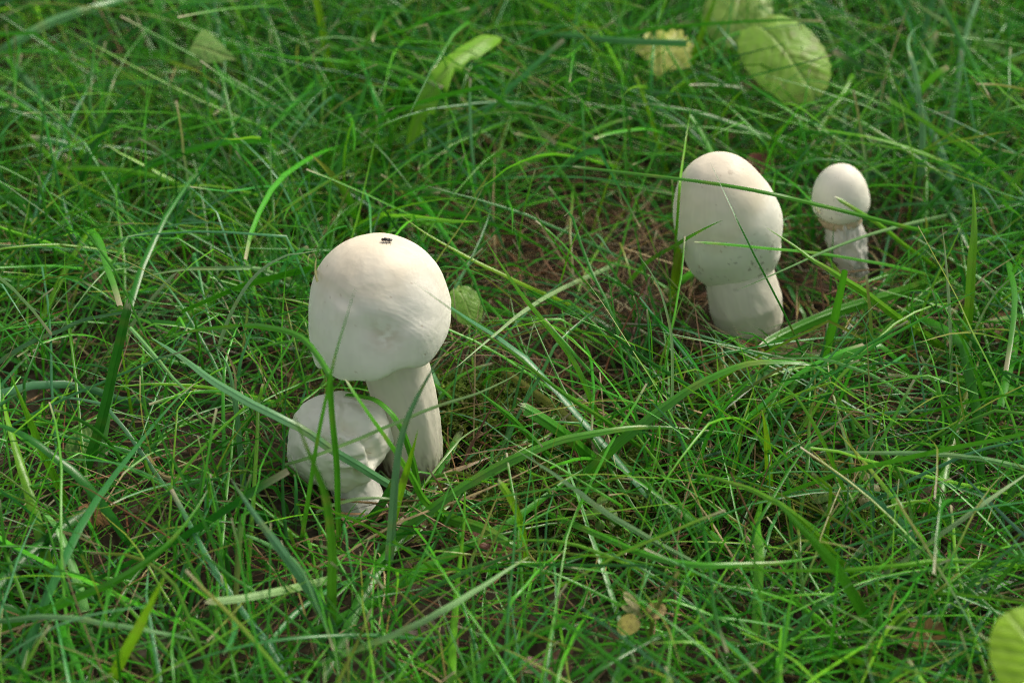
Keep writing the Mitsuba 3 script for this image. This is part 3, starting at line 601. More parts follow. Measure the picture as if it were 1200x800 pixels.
     [(-156.0, -56.6, 48.4), (-151.0, -64.3, 48.8), (-146.0, -72.2, 49.3), (-141.2, -79.8, 49.7), (-137.1, -85.0, 48.2), (-133.4, -88.3, 45.4), (-129.8, -89.0, 41.1), (-126.6, -88.5, 35.7), (-123.5, -86.9, 26.6)]),
    ('grass_leaf', 'pale blade arching in from the left edge at mid height', 'blue', 2.2, 1.8, 'point',
     [(-236.9, -55.4, 9.2), (-222.6, -61.0, 23.5), (-210.8, -60.9, 33.5), (-199.1, -59.6, 41.2), (-186.3, -59.6, 47.4), (-175.3, -53.6, 49.6), (-163.6, -48.9, 49.3), (-151.8, -43.4, 46.5), (-136.5, -32.9, 39.5)]),
    ('grass_leaf', 'bright blurred blade near the left edge in front', 'bright', 3.3, 2.2, 'point',
     [(-172.6, -125.3, 6.2), (-174.7, -123.8, 13.9), (-176.3, -124.4, 23.0), (-177.9, -125.2, 32.1), (-179.5, -125.7, 41.0), (-180.7, -126.3, 49.8), (-182.1, -126.5, 58.2), (-183.7, -125.9, 65.9), (-186.3, -124.1, 75.3)]),
    ('grass_stalk', 'jointed stalk hanging across both front caps and kinked at its node', 'mid', 2.3, 2.0, 'point',
     [(-66.3, -142.7, 6.4), (-65.2, -148.0, 32.5), (-64.4, -149.2, 54.2), (-64.4, -153.3, 77.3), (-64.1, -155.0, 97.7), (-74.2, -135.7, 99.1), (-90.7, -119.7, 93.6), (-109.7, -102.4, 80.9), (-137.9, -72.9, 55.0)]),
    ('grass_leaf', 'blurred thin blade pointing up over the middle of the front cap', 'mid', 2.0, 1.1, 'point',
     [(-81.4, -142.8, 6.4), (-77.4, -150.0, 28.8), (-73.9, -154.9, 48.3), (-70.8, -158.5, 66.1), (-67.1, -164.2, 85.0), (-63.5, -167.9, 101.6), (-60.5, -167.5, 114.7), (-56.8, -167.3, 127.4), (-52.1, -164.9, 142.3)]),
    ('grass_leaf', 'broad blade with a pale cut tip before the front stem', 'mid', 4.0, 2.5, 'stub',
     [(-21.7, -128.5, 2.4), (-27.8, -130.4, 12.0), (-33.4, -137.7, 26.0), (-36.8, -142.7, 40.0), (-40.7, -145.1, 51.2), (-44.9, -145.7, 60.5), (-49.3, -145.4, 68.7), (-53.8, -143.3, 75.5), (-59.9, -137.3, 82.1)]),
    ('grass_leaf', 'long bluish blade rising to the right rim of the front cap', 'blue', 3.9, 1.8, 'point',
     [(-47.0, -154.4, 6.0), (-44.9, -159.0, 24.9), (-43.5, -160.7, 40.6), (-42.2, -160.4, 54.2), (-40.7, -158.2, 65.9), (-37.7, -158.0, 78.7), (-33.3, -157.4, 90.1), (-28.2, -155.2, 99.8), (-21.8, -148.4, 109.7)]),
    ('grass_leaf', 'bright upright blade between the two front mushrooms', 'lime', 3.6, 2.8, 'point',
     [(-47.4, -140.5, 4.4), (-46.4, -139.7, 11.0), (-45.1, -139.8, 18.3), (-43.4, -141.3, 26.7), (-41.5, -143.5, 35.5), (-39.6, -145.6, 44.0), (-37.8, -146.8, 51.7), (-36.1, -147.0, 58.5), (-34.3, -145.6, 66.2)]),
    ('grass_leaf', 'thin blade rising right from the button mushroom over the front stem', 'pale', 1.3, 1.3, 'point',
     [(-89.7, -117.2, 25.6), (-76.1, -130.5, 40.8), (-63.7, -140.1, 53.9), (-52.5, -144.2, 62.6), (-41.9, -143.4, 67.5), (-31.5, -140.1, 70.6), (-20.9, -136.0, 72.0), (-10.3, -130.3, 72.1), (3.2, -114.0, 68.9)]),
    ('grass_leaf', 'curved blade bending down behind the button mushroom cap on its right', 'mid', 2.0, 3.4, 'stub',
     [(-65.1, -98.1, 45.7), (-57.6, -108.4, 52.8), (-50.9, -116.3, 56.5), (-45.9, -120.6, 54.6), (-42.4, -123.3, 50.1), (-40.1, -123.3, 42.7), (-38.5, -121.3, 33.2), (-37.3, -119.8, 23.8), (-36.3, -117.9, 10.9)]),
    ('grass_leaf', 'blurred upright blade close to the viewer below the button mushroom', 'mid', 4.4, 2.0, 'point',
     [(-66.9, -188.0, 3.3), (-65.2, -190.9, 20.0), (-63.8, -194.2, 36.7), (-62.5, -197.3, 52.7), (-62.3, -198.9, 66.9), (-62.9, -200.0, 80.1), (-65.2, -200.7, 92.2), (-68.0, -200.3, 102.9), (-71.8, -198.2, 115.7)]),
    ('grass_leaf', 'broad pale bluish blade slanting down at bottom left of centre', 'blue', 4.7, 2.4, 'point',
     [(-63.0, -191.8, 0.5), (-65.8, -192.4, 12.5), (-68.7, -195.5, 26.3), (-72.6, -197.4, 37.9), (-77.0, -196.9, 46.9), (-81.7, -194.7, 54.1), (-86.8, -191.2, 60.0), (-91.9, -185.8, 64.5), (-98.8, -176.4, 69.0)]),
    ('grass_leaf', 'wide blade lying low and rising right at the bottom left', 'mid', 3.8, 2.1, 'point',
     [(-196.9, -189.9, 0.8), (-182.9, -194.7, 14.2), (-169.0, -199.1, 25.3), (-155.2, -204.0, 35.8), (-143.1, -204.7, 42.7), (-132.6, -201.1, 46.9), (-123.2, -195.9, 51.4), (-115.8, -187.0, 54.8), (-108.8, -170.0, 57.9)]),
    ('grass_leaf', 'blurred bluish level blade near the bottom left edge', 'blue', 2.2, 1.8, 'point',
     [(-204.2, -192.2, 9.6), (-187.4, -203.6, 24.9), (-172.6, -211.4, 34.7), (-159.1, -216.6, 41.0), (-147.2, -218.8, 42.2), (-135.4, -222.1, 42.5), (-124.3, -222.6, 40.5), (-114.3, -218.9, 34.0), (-102.2, -209.8, 18.7)]),
    ('grass_leaf', 'short pale flat blade low at the bottom left of the button mushroom', 'pale', 2.9, 3.0, 'stub',
     [(-64.1, -161.8, 8.5), (-68.7, -173.6, 17.6), (-73.4, -182.4, 23.9), (-78.3, -189.6, 28.9), (-83.1, -195.7, 33.1), (-88.1, -200.5, 36.1), (-93.2, -204.2, 38.2), (-98.4, -206.8, 39.7), (-105.7, -209.0, 40.9)]),
    ('grass_leaf', 'blurred yellow green blade close to the viewer at the bottom left', 'lime', 4.8, 2.7, 'point',
     [(-145.2, -216.7, 2.3), (-140.4, -221.0, 14.2), (-135.7, -225.0, 25.5), (-131.1, -229.0, 36.6), (-126.5, -232.8, 47.2), (-122.2, -236.0, 57.0), (-118.6, -237.8, 65.4), (-115.1, -239.0, 73.2), (-110.5, -240.4, 82.9)]),
    ('grass_leaf', 'spotted dark wide blade lying right of the button mushroom', 'mid', 5.0, 3.6, 'point',
     [(-29.5, -121.9, 6.4), (-25.1, -130.8, 11.0), (-20.6, -137.8, 14.9), (-15.9, -143.4, 18.4), (-11.5, -148.0, 20.4), (-7.3, -152.5, 21.8), (-3.4, -155.7, 21.7), (0.5, -157.5, 20.2), (5.8, -152.4, 11.6)]),
    ('grass_shoot', 'bright sprouting shoot standing on a dark stalk at bottom centre', 'lime', 2.9, 2.5, 'stub',
     [(5.2, -158.6, 3.4), (5.1, -156.9, 8.3), (4.8, -156.1, 14.1), (4.4, -156.6, 20.9), (3.8, -157.7, 28.1), (2.6, -158.5, 34.9), (0.8, -159.0, 41.0), (-1.4, -158.7, 46.2), (-5.0, -155.7, 50.2)]),
    ('grass_leaf', 'long pale diagonal blade right of the sprouting shoot', 'pale', 2.3, 1.9, 'point',
     [(81.0, -157.1, 2.0), (70.5, -159.5, 11.6), (60.1, -162.7, 21.6), (49.9, -165.9, 31.5), (40.2, -167.0, 39.7), (31.1, -164.6, 45.2), (22.7, -159.5, 49.5), (14.1, -151.4, 50.9), (1.9, -138.3, 50.1)]),
    ('grass_leaf', 'blurred pale blade rising right at the bottom centre', 'pale', 2.4, 2.1, 'point',
     [(-70.4, -204.7, 4.9), (-59.6, -213.7, 20.1), (-49.2, -219.4, 30.5), (-39.6, -222.1, 38.2), (-30.5, -221.5, 43.3), (-22.0, -218.3, 46.9), (-13.7, -211.6, 47.5), (-5.4, -204.0, 47.6), (6.0, -189.8, 44.1)]),
    ('grass_leaf', 'straight shiny blade rising to the right edge above the corner leaf', 'pale', 1.9, 1.9, 'point',
     [(135.8, -159.1, 2.1), (141.4, -163.1, 12.7), (146.9, -166.3, 22.5), (152.7, -168.2, 31.1), (158.8, -168.1, 37.8), (165.5, -166.3, 42.9), (172.7, -162.7, 46.5), (180.8, -156.8, 48.0), (192.4, -147.4, 48.6)]),
    ('grass_leaf', 'bright long blade running down right at lower right of centre', 'bright', 2.2, 1.9, 'point',
     [(137.9, -166.6, 2.2), (129.1, -165.8, 11.3), (120.6, -165.4, 21.2), (112.5, -165.5, 31.9), (104.0, -165.1, 41.1), (95.2, -162.4, 46.5), (86.2, -156.9, 47.8), (76.6, -152.3, 48.0), (63.8, -141.8, 42.7)]),
    ('grass_leaf', 'blurred wide blade close to the viewer at the lower right', 'mid', 4.4, 2.9, 'point',
     [(132.4, -189.7, 4.9), (126.5, -195.0, 19.9), (120.9, -198.9, 33.0), (115.4, -201.6, 44.4), (109.9, -203.0, 54.0), (104.1, -203.9, 62.4), (98.4, -204.0, 69.6), (93.0, -202.8, 75.8), (86.5, -198.4, 81.5)]),
    ('grass_leaf', 'long level pale blade at the right edge below the middle', 'pale', 2.1, 1.7, 'point',
     [(225.7, -104.6, 6.2), (208.1, -115.7, 20.6), (192.4, -122.8, 30.5), (178.4, -126.0, 36.3), (165.9, -124.7, 37.1), (153.1, -124.6, 37.8), (140.5, -124.0, 37.4), (128.2, -122.1, 36.2), (113.6, -109.2, 29.3)]),
    ('grass_leaf', 'bright wide upright blade at the right in the dense thin grass', 'bright', 4.8, 3.2, 'point',
     [(195.9, -23.8, 1.1), (196.0, -23.0, 12.7), (195.7, -22.9, 24.6), (195.2, -22.1, 35.8), (194.9, -19.5, 45.7), (194.7, -16.4, 55.1), (194.8, -13.2, 64.4), (194.7, -8.4, 72.6), (194.6, 1.2, 81.5)]),
    ('grass_leaf', 'long pale upright wire thin blade right of the broad cut blade', 'pale', 1.4, 1.4, 'point',
     [(185.8, -60.9, -0.2), (184.3, -58.7, 10.9), (182.8, -56.7, 22.1), (181.4, -55.3, 33.5), (180.3, -52.4, 43.7), (179.5, -47.9, 52.7), (178.6, -43.0, 61.2), (177.7, -37.3, 69.3), (176.8, -27.7, 78.7)]),
    ('grass_leaf', 'pale thin blade bowed at the far right edge', 'pale', 1.5, 1.4, 'point',
     [(194.6, -35.5, 5.4), (194.0, -35.8, 15.5), (194.5, -35.2, 24.6), (196.5, -33.9, 32.8), (198.9, -32.9, 40.8), (202.2, -31.8, 48.0), (207.2, -30.6, 53.8), (214.0, -26.2, 56.2), (224.6, -19.3, 57.6)]),
    ('grass_leaf', 'long level blade low across the lower right quarter', 'bright', 1.9, 1.6, 'point',
     [(204.5, -154.3, 3.7), (183.7, -169.2, 21.2), (165.5, -179.0, 32.1), (149.3, -185.0, 37.4), (134.2, -189.5, 39.1), (120.0, -190.0, 37.9), (106.0, -189.1, 36.9), (92.2, -186.6, 34.6), (74.7, -174.7, 26.0)]),
    ('grass_leaf', 'blurred level blade across the bottom centre and right', 'mid', 3.0, 2.2, 'point',
     [(13.4, -125.1, 8.3), (24.8, -146.9, 20.8), (35.6, -165.4, 30.6), (45.7, -183.1, 40.1), (56.2, -195.7, 47.2), (67.6, -199.7, 49.1), (79.7, -197.4, 47.4), (92.2, -193.4, 44.4), (110.6, -179.6, 35.5)]),
    ('grass_leaf', 'thin bowed blade dropping down right of the arching blade', 'bright', 1.7, 1.3, 'point',
     [(136.1, -136.5, 0.8), (132.7, -134.8, 11.1), (129.1, -132.8, 20.9), (125.2, -130.3, 30.0), (121.1, -127.8, 38.8), (116.6, -125.3, 47.3), (112.0, -121.3, 54.3), (107.0, -115.7, 59.1), (98.1, -106.2, 61.0)]),
    ('grass_leaf', 'short folded dark leaf hugging the foot of the button mushroom', 'dark', 4.0, 2.9, 'point',
     [(-57.5, -126.8, 4.5), (-55.6, -126.9, 6.8), (-53.8, -127.3, 9.6), (-52.1, -128.0, 12.7), (-50.5, -128.9, 16.2), (-49.1, -130.0, 19.9), (-47.9, -131.0, 23.7), (-46.9, -131.4, 26.9), (-46.0, -131.0, 30.7)]),
    ('grass_leaf', 'thin pale blade lying across the foot of the button mushroom', 'pale', 1.3, 1.3, 'point',
     [(-76.1, -130.4, 12.9), (-71.6, -135.6, 19.7), (-67.1, -140.1, 25.5), (-62.7, -144.0, 30.3), (-58.5, -146.9, 33.9), (-54.4, -148.2, 35.4), (-50.4, -148.7, 36.0), (-46.6, -147.6, 34.8), (-41.9, -142.7, 28.8)]),
    ('dry_straw', 'tan dry blade with green edges curving right of the front stem', 'tan', 2.4, 2.4, 'point',
     [(-40.3, -123.2, 3.6), (-35.9, -119.0, 3.8), (-33.4, -114.4, 5.0), (-32.2, -109.5, 7.4), (-29.0, -105.8, 9.6), (-24.7, -103.3, 10.8), (-19.8, -101.2, 11.3), (-15.1, -98.2, 11.2), (-8.6, -93.1, 10.1)]),
    ('dry_straw', 'orange brown dry blade end sticking up at the left of the front cap', 'tan', 2.2, 1.1, 'point',
     [(-93.2, -40.8, 4.8), (-94.0, -40.4, 6.9), (-94.7, -40.2, 9.0), (-95.4, -40.0, 11.2), (-96.1, -39.8, 13.5), (-96.7, -39.8, 15.8), (-97.4, -39.7, 18.1), (-98.0, -39.7, 20.4), (-98.9, -39.6, 23.4)]),
    ('dry_straw', 'pale dead straw stub blurred at the upper left', 'tan', 3.8, 3.3, 'stub',
     [(-213.9, 119.4, 19.6), (-215.1, 119.1, 21.2), (-216.5, 119.1, 22.6), (-217.9, 119.1, 24.0), (-219.4, 119.3, 25.2), (-220.9, 119.6, 26.3), (-222.5, 119.9, 27.4), (-224.0, 120.3, 28.4), (-226.2, 121.1, 29.7)]),
    ('dry_straw', 'short pale dead straw stub blurred above left of the front cap', 'tan', 3.4, 2.9, 'stub',
     [(-172.6, 122.3, 17.8), (-173.1, 122.4, 19.6), (-173.7, 122.6, 21.4), (-174.2, 122.9, 23.1), (-174.7, 123.3, 24.8), (-175.3, 123.9, 26.3), (-176.1, 124.7, 27.7), (-176.9, 125.6, 29.0), (-178.2, 127.0, 30.5)]),
    ('dry_straw', 'curved orange dry wisp right of the sprouting shoot', 'tan', 1.3, 1.0, 'point',
     [(33.1, -139.3, 1.0), (33.7, -136.7, 3.7), (33.7, -133.8, 6.2), (32.9, -130.9, 8.6), (30.9, -129.3, 11.0), (27.3, -128.6, 12.7), (23.4, -128.3, 12.7), (19.5, -127.7, 12.3), (16.7, -127.4, 8.1)]),
    ('dry_straw', 'long pale dead straw lying at the lower right', 'tan', 1.9, 1.5, 'stub',
     [(97.5, -198.9, 4.2), (93.2, -198.3, 5.4), (88.9, -197.7, 6.7), (84.6, -197.3, 8.0), (80.3, -196.8, 9.4), (76.0, -196.3, 10.6), (71.7, -195.8, 11.5), (67.4, -195.0, 12.0), (61.8, -192.8, 11.0)]),
    ('dry_straw', 'bent whitish dry stem low on the left', 'tan', 2.0, 1.7, 'stub',
     [(-144.9, -103.9, 20.3), (-143.0, -108.3, 21.4), (-141.0, -112.4, 22.3), (-139.0, -116.5, 23.3), (-137.0, -120.4, 24.2), (-135.0, -122.4, 24.3), (-132.7, -123.3, 24.3), (-130.6, -123.2, 23.9), (-128.0, -121.5, 22.3)]),
    ('dry_straw', 'tan hooked dead tip beside the drooping bluish blade', 'tan', 1.7, 1.0, 'point',
     [(-111.4, -79.6, 33.2), (-111.5, -78.4, 35.1), (-111.5, -77.4, 37.1), (-111.6, -76.7, 39.3), (-111.9, -76.4, 41.9), (-112.5, -76.2, 44.4), (-113.2, -75.8, 46.7), (-114.3, -75.2, 48.6), (-116.8, -74.1, 49.6)]),
    ('dry_straw', 'golden dry straw slanting at the bottom left', 'tan', 1.8, 1.6, 'stub',
     [(-126.4, -210.7, 2.5), (-129.8, -207.7, 3.8), (-133.3, -204.5, 5.0), (-136.9, -201.2, 6.0), (-140.4, -197.9, 7.1), (-144.1, -194.6, 8.2), (-147.8, -191.3, 9.2), (-152.0, -187.7, 9.3), (-157.9, -183.3, 9.5)]),
    ('dry_straw', 'small pale curled dead blade tip at the left edge of the front cap', 'tan', 1.3, 1.1, 'point',
     [(-73.6, -92.8, 95.3), (-73.9, -91.5, 95.3), (-74.3, -90.1, 95.1), (-74.6, -88.6, 94.9), (-74.9, -86.8, 94.5), (-75.3, -84.4, 93.8), (-78.1, -61.7, 79.4), (-79.3, -51.8, 73.5), (-80.4, -42.3, 68.1), (-81.4, -33.6, 63.2), (-82.2, -26.0, 59.0), (-82.8, -19.9, 55.9), (-83.2, -15.3, 53.7), (-83.5, -12.2, 52.6), (-83.9, -10.1, 52.2), (-84.5, -8.8, 52.4), (-85.0, -8.1, 52.6), (-85.5, -8.0, 52.6), (-86.1, -8.8, 52.7), (-86.6, -10.2, 52.7), (-86.8, -11.7, 52.8), (-86.7, -12.8, 52.7), (-86.7, -13.7, 52.4), (-86.6, -14.5, 52.0), (-86.6, -15.1, 51.4), (-86.6, -15.6, 50.8)]),
    ('dry_straw', 'brown dry straw upright in the blurred left background', 'tan', 2.3, 1.9, 'stub',
     [(-198.9, 6.7, 4.6), (-199.1, 7.8, 6.9), (-199.1, 9.0, 9.1), (-199.1, 10.4, 11.3), (-198.9, 11.8, 13.4), (-198.8, 13.3, 15.4), (-198.6, 14.7, 17.5), (-198.3, 16.2, 19.5), (-197.9, 18.1, 22.3)]),
]
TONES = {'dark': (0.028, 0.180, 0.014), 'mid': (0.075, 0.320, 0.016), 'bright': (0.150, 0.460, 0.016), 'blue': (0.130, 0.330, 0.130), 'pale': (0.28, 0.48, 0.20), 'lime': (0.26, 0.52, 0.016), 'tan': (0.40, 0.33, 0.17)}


def hero(name, label, tone, w0, w1, ending, pts, seed):
    r = np.random.default_rng(900 + seed)
    key = numbered(name)
    P = np.array(pts, float) / 1000
    u = np.r_[0, np.cumsum(np.linalg.norm(np.diff(P, axis=0), axis=1))]
    from scipy.interpolate import PchipInterpolator
    k = 34
    s = np.linspace(0, 1, k)
    c = PchipInterpolator(u, P)(s * u[-1])
    t = nrm(np.gradient(c, axis=0))
    sd = nrm(np.cross(t, [0, 0.74, -0.67]))
    sd *= np.where((sd * sd[0]).sum(1, keepdims=True) < 0, -1, 1)
    nn = np.cross(sd, t)
    tw = r.normal(0, 0.30) + s * r.normal(0, 0.5)
    sd = np.cos(tw)[:, None] * sd + np.sin(tw)[:, None] * nn
    w = (w0 + (w1 - w0) * s) / 1000
    w = w * sm(-0.35, 0.15, s)
    if ending == 'point':
        w = w * np.minimum(1, ((1 - s) / 0.35 + 0.02) ** 0.7)
    elif ending == 'stub':
        w = w * np.minimum(1, ((1 - s) / 0.05 + 0.45))
    base = np.array(TONES[tone]) * np.exp(r.normal(0, 0.06, 3))
    col = np.tile(base, (k, 1)) * (0.88 + 0.24 * meshkit.fbm(c * 160, 2, seed))[:, None]
    yel = (sm(0.62, 0.72, meshkit.fbm(c * 220 + 3, 2, seed + 5)) * 0.35)[:, None]
    col = col * (1 - yel) + np.array([0.32, 0.30, 0.06]) * yel
    tp = sm(0.965, 0.995, s)[:, None] * (0.75 if ending != 'point' else 0.5)
    col = col * (1 - tp) + np.array([0.58, 0.52, 0.38]) * tp
    # cross section: a shallow trough with a keel and raised lengthwise veins, torn or cut across at the tip
    hw = (w / 2)[:, None]
    up = np.cross(sd, t)
    ac = np.linspace(-1, 1, 11)
    vein = np.where(np.arange(11) % 2 == 0, 0.0, 1.0)
    trough = 0.26 * np.abs(ac) - 0.05 * vein - 0.10 * (np.abs(ac) < 0.1)
    v = c[:, None] + sd[:, None] * hw[:, None] * ac[None, :, None] + up[:, None] * hw[:, None] * trough[None, :, None]
    if ending != 'point':
        v[-1] += t[-1] * (r.uniform(-0.9, 0.9, 11) * w[-1] + ac * r.normal(0, 0.8) * w[-1])[:, None]
    vc = col[:, None] * np.where(np.abs(ac) < 0.1, 1.22, 0.92 + 0.14 * vein)[None, :, None]
    scene[key] = ply((v.reshape(-1, 3), grid_faces(k, 11, False)), 'grass_skin', smooth=True, color=np.clip(vc.reshape(-1, 3), 0.002, 0.9))
    tag(key, label, 'shoot' if 'shoot' in name else 'stalk' if 'stalk' in name else 'straw' if 'straw' in name else 'grass blade')


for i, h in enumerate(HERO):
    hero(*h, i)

# ------------------------------------------------------------------ broad leaves, green and fallen
def outline(shape, th, r):
    """radius (1 = length of the blade from its middle) at the angle th from the tip direction"""
    if shape == 'serrate':
        return 1 / np.sqrt((np.cos(th) / 1.0) ** 2 + (np.sin(th) / 0.80) ** 2) * (1 + 0.045 * (1 - np.abs(((th * 13 / math.pi) % 1) * 2 - 1))) * (1 - 0.22 * np.exp(-((np.abs(th) - math.pi) / 0.22) ** 2))
    if shape == 'maple':
        lobes = sum(w * np.exp(-(((th - a + math.pi) % (2 * math.pi) - math.pi) / s) ** 2) for a, w, s in ((0, 0.55, 0.42), (1.05, 0.50, 0.36), (-1.05, 0.50, 0.36), (2.05, 0.30, 0.34), (-2.05, 0.30, 0.34)))
        return 0.60 + 0.62 * lobes + 0.05 * np.sin(17 * th + 1)
    if shape == 'round':
        return 1 / np.sqrt(np.cos(th) ** 2 + (np.sin(th) / 0.78) ** 2) * (1 - 0.15 * np.exp(-((np.abs(th) - math.pi) / 0.4) ** 2))
    if shape == 'slender':
        return 1 / np.sqrt(np.cos(th) ** 2 + (np.sin(th) / 0.36) ** 2)
    if shape == 'triangle':
        return 0.34 / np.maximum(np.cos(((th + math.pi / 3 + math.pi / 3) % (2 * math.pi / 3)) - math.pi / 3), 0.36) * (1 + 0.03 * np.sin(11 * th))
    wob = meshkit.fbm(np.stack([np.cos(th) * 1.6 + r * 9, np.sin(th) * 1.6, th * 0], -1), 4, 17) - 0.5
    return (0.72 + 1.0 * wob) / np.sqrt(np.cos(th) ** 2 + (np.sin(th) / 0.75) ** 2)


def leaf_mesh(shape, centre, tip, normal, size, tone, vein, curl, seed, wear=0.0, nr=14, nt=120):
    th = np.arange(nt) * 2 * math.pi / nt - math.pi
    rho = np.linspace(0, 1, nr)[:, None]
    R = outline(shape, th, seed * 0.37)[None] * rho
    u, v = R * np.cos(th), R * np.sin(th)                      # along the tip, across
    h = curl[0] * u ** 2 + curl[1] * v ** 2 + 0.10 * (meshkit.fbm(np.stack([u * 2.5, v * 2.5, 0 * u + seed], -1), 3, seed) - 0.5)
    mid = np.exp(-(v / 0.035) ** 2)
    side = np.exp(-((((np.abs(v) * 0.9 - u) * 4.2) % 1 - 0.5) / 0.13) ** 2) * sm(0.02, 0.1, np.abs(v))
    if shape == 'maple':
        side = sum(np.exp(-(((th[None] - a) * np.maximum(R, 0.05)) / 0.035) ** 2) for a in (1.05, -1.05, 2.05, -2.05)) + 0 * u
    h = h - 0.030 * mid - 0.014 * side
    x = nrm(np.array(tip, float))
    z = nrm(np.array(normal, float))
    x = nrm(x - z * (x @ z))
    y = np.cross(z, x)
    p = np.array(centre) + size * (u[..., None] * x + v[..., None] * y + h[..., None] * z)
    vk = np.clip(0.8 * mid + 0.5 * side, 0, 1)[..., None]
    col = np.array(tone) * (1 - vk) + np.array(vein) * vk
    col = col * (0.8 + 0.4 * meshkit.fbm(np.stack([u * 5, v * 5, 0 * u + seed], -1), 3, seed + 1))[..., None]
    if wear:
        k = wear * sm(0.56, 0.68, meshkit.fbm(np.stack([u * 3.5, v * 3.5, 0 * u + 2 * seed], -1), 4, seed + 2))[..., None]
        col = col * (1 - k) + np.array([0.16, 0.09, 0.04]) * k
    return p.reshape(-1, 3), grid_faces(nr, nt), np.clip(col.reshape(-1, 3), 0.003, 0.9)


def leaf(name, label, cat, shape, centre, tip, normal, size, tone, vein, curl, seed, wear=0.0, stalk=None, group=None):
    key = numbered(name)
    tag(key, label, cat, group)
    p, f, c = leaf_mesh(shape, centre, tip, normal, size, tone, vein, curl, seed, wear)
    scene[key + '__blade'] = ply((p, f), 'leaf_skin', smooth=True, color=c)
    if stalk is not None:
        s = np.linspace(0, 1, 14)[:, None]
        base = p.reshape(14, 120, 3)[9, 0]
        a, b = np.array(stalk, float), base
        m = (a + b) / 2 + [0, 0, 0.006]
        line = (1 - s) ** 2 * a + 2 * s * (1 - s) * m + s ** 2 * b
        add_tube(key + '__stalk', line, np.full(14, 0.0011), np.array(vein) * 0.8)
    return key


def add_tube(key, line, rad, colour, bsdf='leaf_skin', sides=8):
    line = np.asarray(line, float)
    t = nrm(np.gradient(line, axis=0))
    a = nrm(np.cross(t, np.where(np.abs(t[:, 2:]) < 0.9, [0, 0, 1.0], [1.0, 0, 0])))
    b = np.cross(t, a)
    ph = np.arange(sides) * 2 * math.pi / sides
    v = line[:, None] + np.asarray(rad)[:, None, None] * (np.cos(ph)[None, :, None] * a[:, None] + np.sin(ph)[None, :, None] * b[:, None])
    scene[key] = ply((v.reshape(-1, 3), grid_faces(len(line), sides)), bsdf, smooth=True, color=np.tile(np.array(colour, float), (len(line) * sides, 1)))


# dandelion leaf with a toothed edge, standing up behind the front mushroom
k = 110
s = np.linspace(0, 1, k)
from scipy.interpolate import PchipInterpolator
mid_pts = np.array([(-0.0531, 0.1118, 0.0021), (-0.0514, 0.1135, 0.0182), (-0.0479, 0.1155, 0.0386), (-0.0422, 0.1167, 0.0543), (-0.0351, 0.1209, 0.0659), (-0.0255, 0.1342, 0.0713), (-0.0150, 0.1501, 0.0713), (-0.0051, 0.1644, 0.0663)])
u = np.r_[0, np.cumsum(np.linalg.norm(np.diff(mid_pts, axis=0), axis=1))]
c = PchipInterpolator(u, mid_pts)(s * u[-1])
t = nrm(np.gradient(c, axis=0))
sd = nrm(np.cross(t, [0.10, 0.62, -0.78]))
nn = np.cross(sd, t)
half = np.interp(s, [0, 0.14, 0.30, 0.42, 0.55, 0.68, 0.80, 0.92, 0.98, 1], [0.0010, 0.0013, 0.0036, 0.0054, 0.0066, 0.0060, 0.0052, 0.0042, 0.0024, 0.0004])
saw = lambda q, n, ph: ((q * n + ph) % 1)
left = half * (1 - 0.55 * saw(s, 9, 0.2) * sm(0.16, 0.3, s) * sm(0.95, 0.6, s)) * (1 + 0.15 * np.sin(s * 17))
right = half * (1 - 0.16 * saw(s, 6, 0.6) * sm(0.16, 0.3, s) * sm(0.95, 0.6, s))
acr = np.linspace(-1, 1, 9)
wid = np.where(acr[None] < 0, left[:, None], right[:, None]) * acr[None]
lift = 0.0016 * acr[None] ** 2 * (half / 0.007)[:, None] + 0.0012 * (meshkit.fbm(np.stack(np.broadcast_arrays(s[:, None] * 7, acr[None] * 1.5, 0.0), -1), 3, 3) - 0.5) * (np.abs(acr[None]) > 0.1)
v = c[:, None] + sd[:, None] * wid[..., None] + nn[:, None] * lift[..., None]
rib = np.exp(-(acr / 0.16) ** 2)[None, :, None]
col = np.array([0.24, 0.54, 0.035]) * (0.82 + 0.36 * meshkit.fbm(v * 320, 3, 2))[..., None]
col = col * (1 - 0.6 * rib) + np.array([0.26, 0.40, 0.10]) * 0.6 * rib
scene['dandelion_leaf__blade'] = ply((v.reshape(-1, 3), grid_faces(k, 9, False)), 'leaf_skin', smooth=True, color=col.reshape(-1, 3))
tag('dandelion_leaf', 'bright green toothed dandelion leaf standing up behind the large front mushroom', 'leaf')

LIME, PALEV = (0.26, 0.42, 0.06), (0.44, 0.60, 0.18)
leaf('maple_leaf', 'yellowish lobed leaf lying on the grass at the top right of centre', 'leaf', 'maple', (0.0791, 0.1745, 0.0550), (-1, -0.15, 0.1), (0.05, -0.38, 0.92), 0.0190, (0.66, 0.70, 0.17), (0.72, 0.74, 0.32), (0.10, -0.15), 3, 0.25, (0.1170, 0.2486, 0.0126))
leaf('broad_leaf', 'broad serrated green leaf blurred behind the egg shaped mushroom', 'leaf', 'serrate', (0.1357, 0.1563, 0.0625), (0.50, -0.75, -0.1), (0.10, -0.52, 0.85), 0.0260, (0.30, 0.56, 0.07), PALEV, (-0.22, -0.24), 5, 0.35, (0.1431, 0.3164, 0.0081))
leaf('broad_leaf', 'pale green leaf cut by the top edge beside the broad serrated one', 'leaf', 'serrate', (0.1175, 0.2177, 0.0564), (-0.25, -0.95, 0), (-0.15, -0.40, 0.9), 0.0220, (0.30, 0.50, 0.09), PALEV, (-0.22, -0.2), 6, 0.3, (0.1427, 0.3613, 0.0084))
